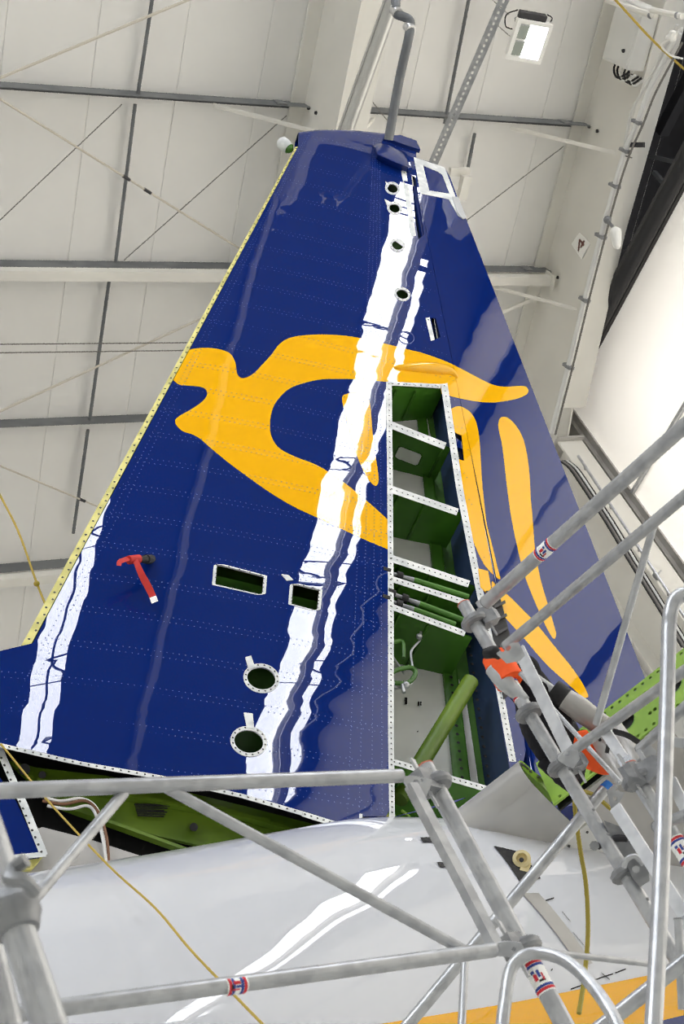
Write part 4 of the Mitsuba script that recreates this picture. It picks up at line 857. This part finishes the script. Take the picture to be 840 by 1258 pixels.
# detector on the beam flange
k = thing('motion_detector', 'white motion detector on the edge of the numbered beam', 'detector'); c = hit((757, 287), X_, 12.25)
add('housing', hull(np.vstack([ball(c + [0, 0, .02], .075).vertices, ball(c + [.0, .1, -.10], .05).vertices])), PLASTIC, k, 40); add('arm', [tube(c + [0, -.02, .05], hit((746, 271), X_, 12.3), .022, 10)], GALV_D, k); add('foot', ball(hit((746, 270), X_, 12.33), .05), GALV_D, k)
# sign
k = thing('number_sign', 'white square sign with a number four on the cream beam', 'sign'); wx = 12.683
P4 = np.array([hit(p, X_, wx) for p in ((712, 285.5), (725, 299), (714.5, 319), (702, 300))]); o4 = P4.mean(0)
u4 = U((P4[1] + P4[2] - P4[0] - P4[3])); v4 = U(np.cross(-X_, u4)); 
tocol = lambda Q: np.c_[(Q - o4) @ u4, (Q - o4) @ v4]
add('plate', extr(sg.Polygon(tocol(P4)), o4, u4, v4, .006), PAPER, k, False)
tm = meshkit.text_mesh('4', .17, .002, True); v = tm.vertices - tm.bounds.mean(0); upv = v4 if v4[2] > 0 else -v4
ru = np.cross(upv, -X_) * 1.0
tm.vertices = o4 - X_ * .0075 + v[:, :1] * (-ru if (RC[0] @ -ru) > 0 else ru) + v[:, 1:2] * upv + v[:, 2:] * -X_
rotc = trimesh.transformations.rotation_matrix(math.radians(0), X_, o4); tm.apply_transform(rotc)
add('numeral', tm, INKRED if 0 else mat('ink_brown', lin(96, 60, 52), .6), k, False)
# cables and rail down the column
k = thing('cable_bundle', 'bundle of dark cables running down the column behind the rudder', 'cable')
for j, (dx, r, m) in enumerate(((0, .02, WIRE), (.05, .012, BLACK), (.09, .02, GREYSKIN), (.14, .01, BLACK), (-.05, .01, BLACK))):
    pts = [hit((x + dx * 60, y), Y_, CY - .06) for x, y in ((690, 566), (702, 576), (716, 596), (745, 640), (775, 690), (805, 738), (840, 795))]; add('cable', sweep(spline(pts, 5), r, 6), m, k)
k = thing('column_rail', 'thin zinc rail on stand-offs along the column beside the hangar door', 'rail')
a_, b_ = hit((710, 560), Y_, CY - .08), hit((850, 772), Y_, CY - .08); add('rail', tube(a_, b_, .02, 8), GALV, k)
for t in (.06, .3, .55, .8): c = a_ + (b_ - a_) * t; add('standoff', tube(c, c + [.05, .08, 0], .012, 6), GALV_D, k)
k = thing('column_lamp', 'small zinc bracket on the column right of the rudder', 'bracket'); c = hit((806, 708), Y_, CY - .05); add('body', obox(c, X_, Y_, Z_, [.05, .06, .1], .006), GALV_D, k); add('arm', tube(c, c + [.1, -.03, .06], .012, 6), GALV, k)
# yellow cords
def cord(pts, r, label, n=8, m=None): return add('yellow_rope', sweep(spline(pts, n), r, 6), m or ROPE, label=label, cat='rope')
cord([roof((690, -60), 1.5), roof((748, -8), 1.6), roof((800, 48), 1.65), roof((848, 92), 1.6)], .014, 'yellow cord crossing the upper right corner of the roof')
ck = thing('yellow_rope', 'yellow cord with a knot hanging down at the left edge beside the fin', 'rope')
pts = [at(p, d) for p, d in (((-60, 480), 11.1), ((-6, 596), 10.6), ((22, 652), 10.3), ((45, 716), 10.0), ((58, 748), 9.85))]; add('cord', sweep(spline(pts, 6), .007, 6), ROPE, ck); add('knot', ball(at((45, 717), 9.98), .018), ROPE, ck)
cord([at(p, d) for p, d in (((1, 914), 7.9), ((60, 985), 7.6), ((134, 1064), 7.1), ((190, 1115), 6.6), ((235, 1168), 6.1), ((290, 1225), 5.6), ((330, 1266), 5.2), ((380, 1318), 4.8), ((420, 1360), 4.6))], .0050, 'long yellow cord hanging from the fin across the white fuselage')
cord([at(p, d) for p, d in (((757, 1000), 5.9), ((728, 976), 5.85), ((709, 974), 5.8), ((706, 990), 5.8), ((712, 1040), 5.75), ((720, 1090), 5.7), ((722, 1150), 5.6), ((717, 1205), 5.5), ((711, 1245), 5.4))], .008, 'yellow cord hanging from the right scaffold standard over the fuselage', 8, mat('cord_olive', lin(150, 136, 50), .6))


# ------------------------------------------------------------------ the scaffold in front of the tail
SA = U([.983, .184, 0]); SB = np.array([-SA[1], SA[0], 0])          # its two level directions
TUBE = .02415
def zfor(XY, v):
    """height at which the vertical through XY crosses pixel row v"""
    q0 = RC @ (np.array([XY[0], XY[1], 0]) - POS); dz = RC[:, 2]; k_ = (v - H_ / 2) / F_
    return (k_ * q0[2] - q0[1]) / (dz[1] - k_ * dz[2])
def sticker(key, p, d, r, face, w=.09, colors=True):
    """a wrapped paper label: white with red and blue rings and printed marks"""
    d = U(d); a, b, _ = frame(d); n = 12; f0 = U(face - d * (face @ d)); g = np.cross(d, f0); th = np.linspace(-1.5, 1.5, n)
    def wrap(h0, h1, rr, t0=-1.5, t1=1.5):
        th = np.linspace(t0, t1, n); ring = np.cos(th)[:, None] * f0 + np.sin(th)[:, None] * g; v = np.vstack([p + d * h0 + ring * rr, p + d * h1 + ring * rr]); i = np.arange(n - 1)
        return trimesh.Trimesh(v, np.vstack([np.c_[i, i + 1, i + 1 + n], np.c_[i, i + 1 + n, i + n]]), process=False)
    k = add('sticker', wrap(-w / 2, w / 2, r + .0006), PAPER, key, True, label='white sticker with red and blue bands')
    for h0, h1, m in ((-w / 2 + .004, -w / 2 + .012, INKRED), (-w / 2 + .013, -w / 2 + .02, INKBLUE), (w / 2 - .02, w / 2 - .013, INKBLUE), (w / 2 - .012, w / 2 - .004, INKRED)): add('band', wrap(h0, h1, r + .0011), m, k, True)
    for h0, h1, t0, t1, m in ((-.012, .006, -.5, -.1, INKRED), (-.006, .014, .0, .28, INKBLUE), (-.016, .004, .36, .55, INKRED), (.008, .016, -.6, -.2, INKBLUE), (-.018, -.012, -.1, .6, INK)): add('print', wrap(h0, h1, r + .0012, t0, t1), m, k, True)
def rosette(key, c, d, r=TUBE):
    add('rosette', lathe([(r, -.016), (r + .020, -.014), (r + .026, -.006), (r + .026, .008), (r + .018, .016), (r, .018)], c, d, 28), GALV_D, key)
def wedge_head(key, c, d, out, r=TUBE, name='coupler'):
    """cast wedge coupler gripping the rosette at c, pointing along out"""
    d = U(d); out = U(out - d * (out @ d)); s = np.cross(d, out)
    add(name, hull(np.array([c + out * (r + a) + s * b + d * h for a, b, h in [(.0, .026, .034), (.0, -.026, .034), (.0, .026, -.036), (.0, -.026, -.036), (.055, .02, .03), (.055, -.02, .03), (.055, .02, -.03), (.055, -.02, -.03), (.075, .0, .018), (.075, 0, -.018)]])), GALV_D, key, 25)
    add('wedge', hull(np.array([c + out * (r + a) + s * b + d * h for a, b, h in [(.018, .004, .075), (.034, .004, .08), (.018, -.004, .075), (.034, -.004, .08), (.022, .004, -.085), (.028, .004, -.085), (.022, -.004, -.085), (.028, -.004, -.085)]])), GALV, key, False)
def standard(XY, v0, v1, label, ros=(), stick=(), z0=None, r=TUBE, cap=True):
    key = thing('scaffold_standard', label, 'scaffold tube', 'upright scaffold standards' if False else None)
    za = zfor(XY, v0) if v0 is not None else None; zb = z0 if z0 is not None else zfor(XY, v1)
    a_, b_ = np.array([*XY, za]), np.array([*XY, zb])
    add('tube', hollow(b_, a_, r, .0035, 24), GALV, key)
    for v in ros: c = np.array([*XY, zfor(XY, v)]); rosette(key, c, Z_, r)
    for v in stick: c = np.array([*XY, zfor(XY, v)]); sticker(key, c, Z_, r, POS - c)
    return key, a_
# left standard, nearest the camera
S1 = at((24, 1150), 2.25)[:2]
k, _ = standard(S1, 985, 1330, 'thick upright scaffold standard at the lower left edge, nearest of all', z0=.25)
c = np.array([*S1, zfor(S1, 1124)]); add('collar', lathe([(TUBE, -.03), (TUBE + .006, -.028), (TUBE + .016, -.004), (TUBE + .016, .010), (TUBE + .006, .02), (TUBE, .05)], c, Z_, 28), GALV_D, k)
add('grip', sweep(spline([at((42, 1096), 2.2), at((30, 1082), 2.18), at((12, 1080), 2.18), at((16, 1068), 2.2), at((32, 1056), 2.2)], 5), .010, 8), GALV_D, k)
add('spigot', tube(c + [0, 0, .03], c + [0, 0, .20], TUBE + .004, 24), GALV, k)
add('foot_plate', abox(S1[0] - .075, S1[0] + .075, S1[1] - .075, S1[1] + .075, .0, .25 if 0 else .008), GALV_D, k, False); add('base_jack', tube([*S1, .0], [*S1, .3], .018, 14), GALV_D, k)
k = thing('scaffold_tube', 'pale scaffold tube cut off by the lower left corner', 'scaffold tube'); add('tube', tube(at((-22, 1130), 2.6), at((16, 1290), 2.5), TUBE, 20), GALV, k); add('end_cap', tube(at((-23, 1126), 2.6), at((-22, 1130), 2.6), TUBE + .002, 20), GALV_D, k)
# guardrail frame between the left edge and the middle standard
T1 = at((575, 1040), 4.4)[:2]
k1, top1 = standard(T1, 941, 1300, 'upright scaffold standard at bottom centre with a printed sticker', ros=(964, 1166), stick=(1202,), z0=.0)
add('end_ring', lathe([(TUBE - .004, .0), (TUBE + .001, .0), (TUBE + .001, .004), (TUBE - .004, .004)], top1 - [0, 0, .003], Z_, 24), mat('end_red', lin(196, 110, 90), .6), k1)
add('base_jack', tube([*T1, 0], [*T1, .35], .018, 14), GALV_D, k1); add('foot_plate', abox(T1[0] - .075, T1[0] + .075, T1[1] - .075, T1[1] + .075, 0, .008), GALV_D, k1, False)
GP = SB @ np.array([*T1, 0]) - .06
def gpt(px, off=0.0): return hit(px, SB, GP + off)
GF = thing('guardrail_frame', 'scaffold guardrail frame with two rails and diagonals across the bottom', 'guardrail')
RR = .0185
add('top_rail', tube(gpt((-40, 972)) - SA * .8, gpt((492, 953)), RR, 20), GALV, GF)
kR = add('bottom_rail', tube(gpt((-40, 1254)) - SA * .8, gpt((606, 1167)), RR, 20), GALV, GF)
ba, bb = gpt((-40, 1254)), gpt((606, 1167)); cs_ = gpt((287, 1211)); sticker(GF, cs_, bb - ba, RR, POS - cs_, .055)
add('end_post', bar(gpt((505, 965)), gpt((610, 1165)), SB, .028, .028), ALU if 0 else GALV, GF, False)
for p_, q_ in (((152, 974), (20, 1130)), ((205, 968), (578, 1172))): add('diagonal', tube(gpt(p_, .012), gpt(q_, .012), .0135, 16), GALV, GF)
def head_plate(key, pix, n=4, offd=0.0, depth=None, nrm=None, th=.008, holes=(), name='head_plate'):
    """a flat drilled plate, outline in pixels, in the plane through depth facing nrm"""
    nrm = U(nrm); o = at(pix[0], depth); c_ = nrm @ o; pts = np.array([hit(p, nrm, c_) for p in pix]); u = U(pts[1] - pts[0]); v = np.cross(nrm, u); to = lambda Q: np.c_[(Q - o) @ u, (Q - o) @ v]
    poly = sg.Polygon(to(pts)).buffer(-.004).buffer(.004)
    for hx, hy, hr in holes: h = hit((hx, hy), nrm, c_); poly = poly.difference(sg.Point(*to(h[None])[0]).buffer(hr, 8))
    return add(name, extr(poly, o, u, v, th, -th / 2), GALV, key, 30)
dg = pr(gpt((515, 965)))[2]
head_plate(GF, [(493, 955), (506, 953), (530, 958), (528, 968), (520, 985), (512, 988), (506, 978), (500, 968)], depth=dg - .02, nrm=-SB - RC[2], holes=((511, 962, .009), (518, 959, .005)))
head_plate(GF, [(598, 1160), (622, 1156), (640, 1158), (645, 1168), (636, 1176), (608, 1174)], depth=pr(gpt((615, 1165)))[2] - .01, nrm=-RC[2], holes=((631, 1166, .006),))
for v_ in (964, 1166): c = np.array([*T1, zfor(T1, v_)]); wedge_head(k1, c, Z_, -SA - SB * .3)
# dark ledger running away behind the middle standard, with a blue end plug
k = thing('scaffold_ledger', 'scaffold ledger with a blue end plug rising to the right from bottom centre', 'scaffold tube'); a_, b_ = at((380, 1404), 5.15), at((742, 970), 5.75); add('tube', tube(a_, b_, .0205, 18), GALV, k); d = U(b_ - a_); add('end_plug', tube(b_, b_ + d * .03, .021, 14, .017), CAPBLUE, k, label='blue plastic end plug')
head_plate(k, [(745, 972), (756, 962), (772, 958), (768, 972), (758, 990), (762, 1000), (752, 1000)], depth=5.7, nrm=-RC[2], holes=((755, 981, .008), (758, 970, .005)))
k = thing('scaffold_brace', 'thin upright tube below the bottom rail at bottom centre', 'scaffold tube'); add('tube', tube(at((571, 1176), 4.35), at((558, 1450), 3.75), .0105, 14), GALV, k); add('end_plug', tube(at((571, 1172), 4.36), at((571, 1176), 4.35), .012, 14), GALV_D, k)
k = thing('scaffold_brace', 'thin level tube from the middle standard to the right edge', 'scaffold tube'); add('tube', tube(at((640, 1166), 4.3), at((838, 1189), 4.6), .0085, 14), GALV, k); add('eye', lathe([(.008, -.02), (.02, -.01), (.022, .01), (.008, .02)], at((648, 1165), 4.28), U(at((838, 1189), 4.6) - at((640, 1166), 4.3)), 14), GALV_D, k)
# bent stair rail at bottom centre and tall one at the right edge
k = thing('bent_handrail', 'bent tube handrail arching in front of the standard at bottom centre', 'handrail'); add('tube', sweep(spline([at(p, d) for p, d in (((590, 1540), 3.1), ((613, 1300), 3.5), ((619, 1240), 3.6), ((626, 1195), 3.68), ((640, 1176), 3.7), ((662, 1171), 3.7), ((690, 1178), 3.66), ((718, 1200), 3.6), ((748, 1240), 3.5), ((772, 1290), 3.4), ((850, 1460), 3.1))], 8), .0145, 18), GALV, k)
add('end_cap', tube(at((590, 1540), 3.1), at((589.5, 1545), 3.09), .016, 14), GALV_D, k)
k = thing('bent_handrail', 'tall bent tube handrail standing at the right edge', 'handrail'); add('tube', sweep(spline([at(p, d) for p, d in (((790, 1480), 3.4), ((800, 1300), 3.7), ((806, 1200), 3.85), ((813, 1050), 4.1), ((818, 900), 4.35), ((821, 790), 4.55), ((823, 755), 4.6), ((829, 737), 4.62), ((842, 730), 4.62), ((870, 733), 4.6), ((960, 745), 4.4))], 8), .021, 20), GALV, k)
add('end_cap', tube(at((790, 1480), 3.4), at((789.8, 1485), 3.39), .023, 14), GALV_D, k)
# right tower
T2 = at((655, 885), 5.75)[:2]
k2, top2 = standard(T2, 742, 1300, 'upright scaffold standard wrapped in orange at right of the fin opening', ros=(764, 876, 942, 1073), stick=(848,), z0=0.0)
add('end_ring', lathe([(TUBE - .004, .0), (TUBE + .001, .0), (TUBE + .001, .004), (TUBE - .004, .004)], top2 - [0, 0, .003], Z_, 24), 'mat_end_red', k2)
for v_ in (1000, 1030, 1110): c = np.array([*T2, zfor(T2, v_)]); add('spigot_bolt', ball(c - SB * TUBE, .006), GALV_D, k2)
c = np.array([*T2, zfor(T2, 764)]); wedge_head(k2, c, Z_, SA - SB * .6); c = np.array([*T2, zfor(T2, 942)]); wedge_head(k2, c, Z_, SA - SB * .5)
T3 = at((800, 985), 4.95)[:2]
k3, top3 = standard(T3, 940, 1300, 'upright scaffold standard right of the grey rolls, partly behind the tall handrail', ros=(958,), stick=(1046,), z0=0.0)
add('end_ring', lathe([(TUBE - .004, .0), (TUBE + .001, .0), (TUBE + .001, .004), (TUBE - .004, .004)], top3 - [0, 0, .003], Z_, 24), 'mat_end_red', k3)
c = np.array([*T3, zfor(T3, 958)]); wedge_head(k3, c, Z_, SA * .5 - SB); wedge_head(k3, c, Z_, -SA - SB * .5)
def rail(name, p, dp, q, dq, r, label, stick=None, cat='scaffold tube'):
    key = thing(name, label, cat); a_, b_ = at(p, dp), at(q, dq); d = U(b_ - a_); add('tube', tube(a_, b_ + d * (.9 if q[0] > 845 else 0), r, 20), GALV, key); add('end_cap', tube(a_ - d * .004, a_, r + .001, 16), GALV_D, key)
    if stick is not None: sticker(key, a_ + (b_ - a_) * stick, d, r, POS - a_, .085)
    return key
rail('scaffold_rail', (597, 740), 5.95, (870, 497), 5.15, .0245, 'thick rail with a sticker rising to the right edge in front of the rudder', .30)
H2 = rail('scaffold_rail', (622, 793), 5.85, (870, 585), 5.0, .019, 'second rail rising to the right edge below the thick rail')
H3 = rail('scaffold_rail', (690, 932), 5.5, (870, 803), 4.95, .0175, 'third rail rising to the right edge below the rudder')
H4 = rail('scaffold_rail', (786, 920), 5.15, (880, 832), 4.8, .0165, 'short pale rail rising to the right edge behind the tall handrail')
rail('scaffold_rail', (806, 1016), 4.9, (880, 985), 4.7, .0165, 'short rail leaving the right edge below the third standard')
rail('scaffold_rail', (690, 1300), 4.0, (880, 1150), 4.0, .019, 'rail crossing the lower right corner over the yellow stripe')
rail('scaffold_rail', (833, 1130), 4.6, (838, 1240), 4.5, .012, 'thin tube at the lower right edge beside the tall handrail')
def flat(p, dp, q, dq, w, label, key=None, name='scaffold_brace'):
    key = thing(name, label, 'scaffold tube'); a_, b_ = at(p, dp), at(q, dq); d = U(b_ - a_); u = U(POS - a_); add('post', bar(a_, b_, np.cross(u, d) + d * 0 + u * .25, .014, w), GALV_F, key, False); add('end_plate', bar(b_ - d * .02, b_ + d * .02, np.cross(u, d), .02, w * 1.25), GALV_D, key, False); return key
kf = flat((637, 797), 5.75, (704, 935), 5.45, .042, 'flat white post between second and third rail, right of the orange sleeve')
head_plate(kf, [(609, 803), (628, 790), (637, 789), (645, 805), (638, 812), (622, 815)], depth=5.62, nrm=-RC[2], holes=((617, 798, .008), (624, 796, .010)))
head_plate(kf, [(684, 932), (694, 922), (710, 922), (712, 932), (704, 944), (694, 940)], depth=5.38, nrm=-RC[2], holes=((695, 926, .009),))
kg = flat((756, 992), 5.3, (846, 1132), 4.9, .04, 'flat white post below the blue end plug, right of the lower standard')
flat((741, 895), 5.35, (770, 938), 5.2, .035, 'short flat white post above the third standard')
kh = flat((824, 958), 5.0, (850, 1010), 4.9, .034, 'short flat white post at the right edge beside the tall handrail')
head_plate(kh, [(782, 935), (797, 914), (806, 922), (804, 938), (800, 950), (790, 946)], depth=5.1, nrm=-RC[2], holes=((797, 932, .009), (789, 935, .006)))
head_plate(kg, [(826, 905), (850, 908), (850, 921), (826, 917)], depth=4.9, nrm=-RC[2], name='toe_plate')
rail('scaffold_brace', (802, 648), 5.4, (732, 890), 5.55, .0125, 'thin diagonal tube from the second rail down to the third rail', None)
rail('scaffold_brace', (640, 828), 5.72, (762, 962), 5.35, .0085, 'thin rod crossing the black netting behind the flat post')
# brackets clamped to the lower part of the right standard
k = thing('stair_bracket', 'dark grey bracket clamped to the lower right standard', 'bracket')
d_ = 5.45
add('clamp', sweep(spline([at(p, d_) for p in ((733, 1040), (742, 1036), (756, 1030), (770, 1030))], 5), .012, 10), DARKSTEEL_SHADE, k); add('body', hull([at(p, d) for p in ((742, 1008), (768, 1018), (784, 1046), (766, 1054), (748, 1030)) for d in (d_, d_ + .06)]), GALV_D, k, 25); add('bolt', lathe([(.016, 0), (.016, .02), (0, .02)], at((730, 1039), d_ - .03), U(POS - at((730, 1039), d_)), 8), GALV_D, k); add('plate', hull([at(p, d) for p in ((757, 1008), (766, 1003), (794, 1040), (786, 1047)) for d in (d_ - .05, d_ - .042)]), GALV, k, False)
k = thing('wedge_coupler', 'cast grey wedge coupler on the lower right standard below the bracket', 'coupler')
add('body', hull([at(p, d) for p in ((768, 1056), (784, 1050), (796, 1066), (798, 1082), (786, 1090), (776, 1078)) for d in (5.3, 5.36)]), GALV_D, k, 25); add('bolt', lathe([(.012, 0), (.012, .014), (0, .014)], at((781, 1068), 5.29), U(POS - at((781, 1068), 5.3)), 10), GALV, k); add('jaw', sweep(spline([at(p, 5.28) for p in ((766, 1066), (770, 1056), (780, 1052), (790, 1062))], 5), .009, 8), GALV, k)
# soft things tied to the scaffold
def lump(pts, rad, seed, amp=.2, n=10):
    m = sweep(spline(pts, n), np.interp(np.linspace(0, 1, (len(pts) - 1) * n + 1), np.linspace(0, 1, len(rad)), rad), 18)
    c = m.vertices; nn = meshkit.arrays(m, True)[2]; m.vertices = c + nn * (meshkit.fbm(c * 14, 3, seed)[:, None] - .5) * amp * np.mean(rad) * 2; return m
k = thing('orange_sleeve', 'orange and silver padded sleeve on the right standard', 'sleeve')
c0 = np.array([*T2, zfor(T2, 806)]); c1 = np.array([*T2, zfor(T2, 838)])
add('band', lump([c0, c0 * .5 + c1 * .5, c1], [.050, .056, .054], 4, .10), ORANGE, k, True); dn = c1 - c0
add('reflective_band', lump([c1 - dn * .55 + RC[0] * -.035 - RC[2] * .01, c1 + RC[0] * -.02 - RC[2] * .012, c1 + dn * .7 + RC[0] * .012 - RC[2] * .01], [.03, .034, .018], 5, .12), TAPE, k, True, label='silver grey reflective band')
add('strap', lump([at((596, 803), 5.7), at((607, 801), 5.68), at((612, 806), 5.72)], [.018, .022, .012], 6), BLACK, k, True)
k = thing('black_netting', 'black gathered netting hanging behind the right standard', 'netting')
add('fabric', lump([at(p, 5.95) for p in ((640, 812), (655, 845), (664, 875), (676, 900), (694, 925), (712, 962))], [.04, .07, .085, .10, .085, .02], 11, .35), CLOTH, k, True)
add('tail', lump([at(p, 5.9) for p in ((664, 935), (690, 950), (704, 964), (711, 966))], [.02, .04, .03, .01], 12, .3), CLOTH, k, True)
add('fold', lump([at(p, 5.95) for p in ((618, 820), (628, 838), (648, 870), (662, 905), (668, 925))], [.01, .03, .035, .03, .01], 13, .35), CLOTH, k, True)
k = thing('grey_roll', 'fat grey padded roll with a black end in front of the rudder foot', 'roll')
p0_, p1_ = at((684, 852), 5.9), at((742, 893), 5.85); add('body', lump([p0_, p0_ * .5 + p1_ * .5, p1_], [.041, .044, .040], 21, .08), GREYMETAL, k, True); d = U(p1_ - p0_); add('end_band', tube(p0_ - d * .02, p0_ + d * .035, .0425, 18), BLACK, k); add('core', tube(p0_ - d * .22, p0_, .018, 14), GALV, k)
k = thing('grey_roll', 'bundle of grey rolls tied with black straps left of the third standard', 'roll')
for j, (dx, dy) in enumerate(((0, 0), (11, -6), (-9, 8))):
    add('roll', lump([at((742 + dx, 896 + dy), 5.75 + .03 * j), at((760 + dx, 925 + dy), 5.65), at((778 + dx, 958 + dy), 5.55)], [.028, .032, .028], 22 + j, .1), GREYMETAL, k, True)
add('strap', ribbon(spline([(752, 898), (760, 900), (772, 904), (784, 912)], 5), 3.5, np.full(16, 5.5)), BLACK, k, 30); add('strap', ribbon(spline([(744, 892), (748, 905), (745, 925)], 5), 2.5, np.full(11, 5.5)), BLACK, k, 30)
k = thing('orange_sleeve', 'orange padded cover hanging below the grey roll', 'sleeve')
add('cover', lump([at(p, 5.8) for p in ((714, 898), (718, 915), (728, 932), (746, 942), (751, 941))], [.02, .042, .04, .03, .012], 31, .15), ORANGE, k, True); add('strap', lump([at(p, 5.72) for p in ((737, 905), (742, 922), (745, 932))], [.008, .012, .008], 32), BLACK, k, True)
add('root_angle', [bar(at((703, 963), 8.6), at((716, 952), 8.6), Z_, .045, .015)], BRASS, A, False)
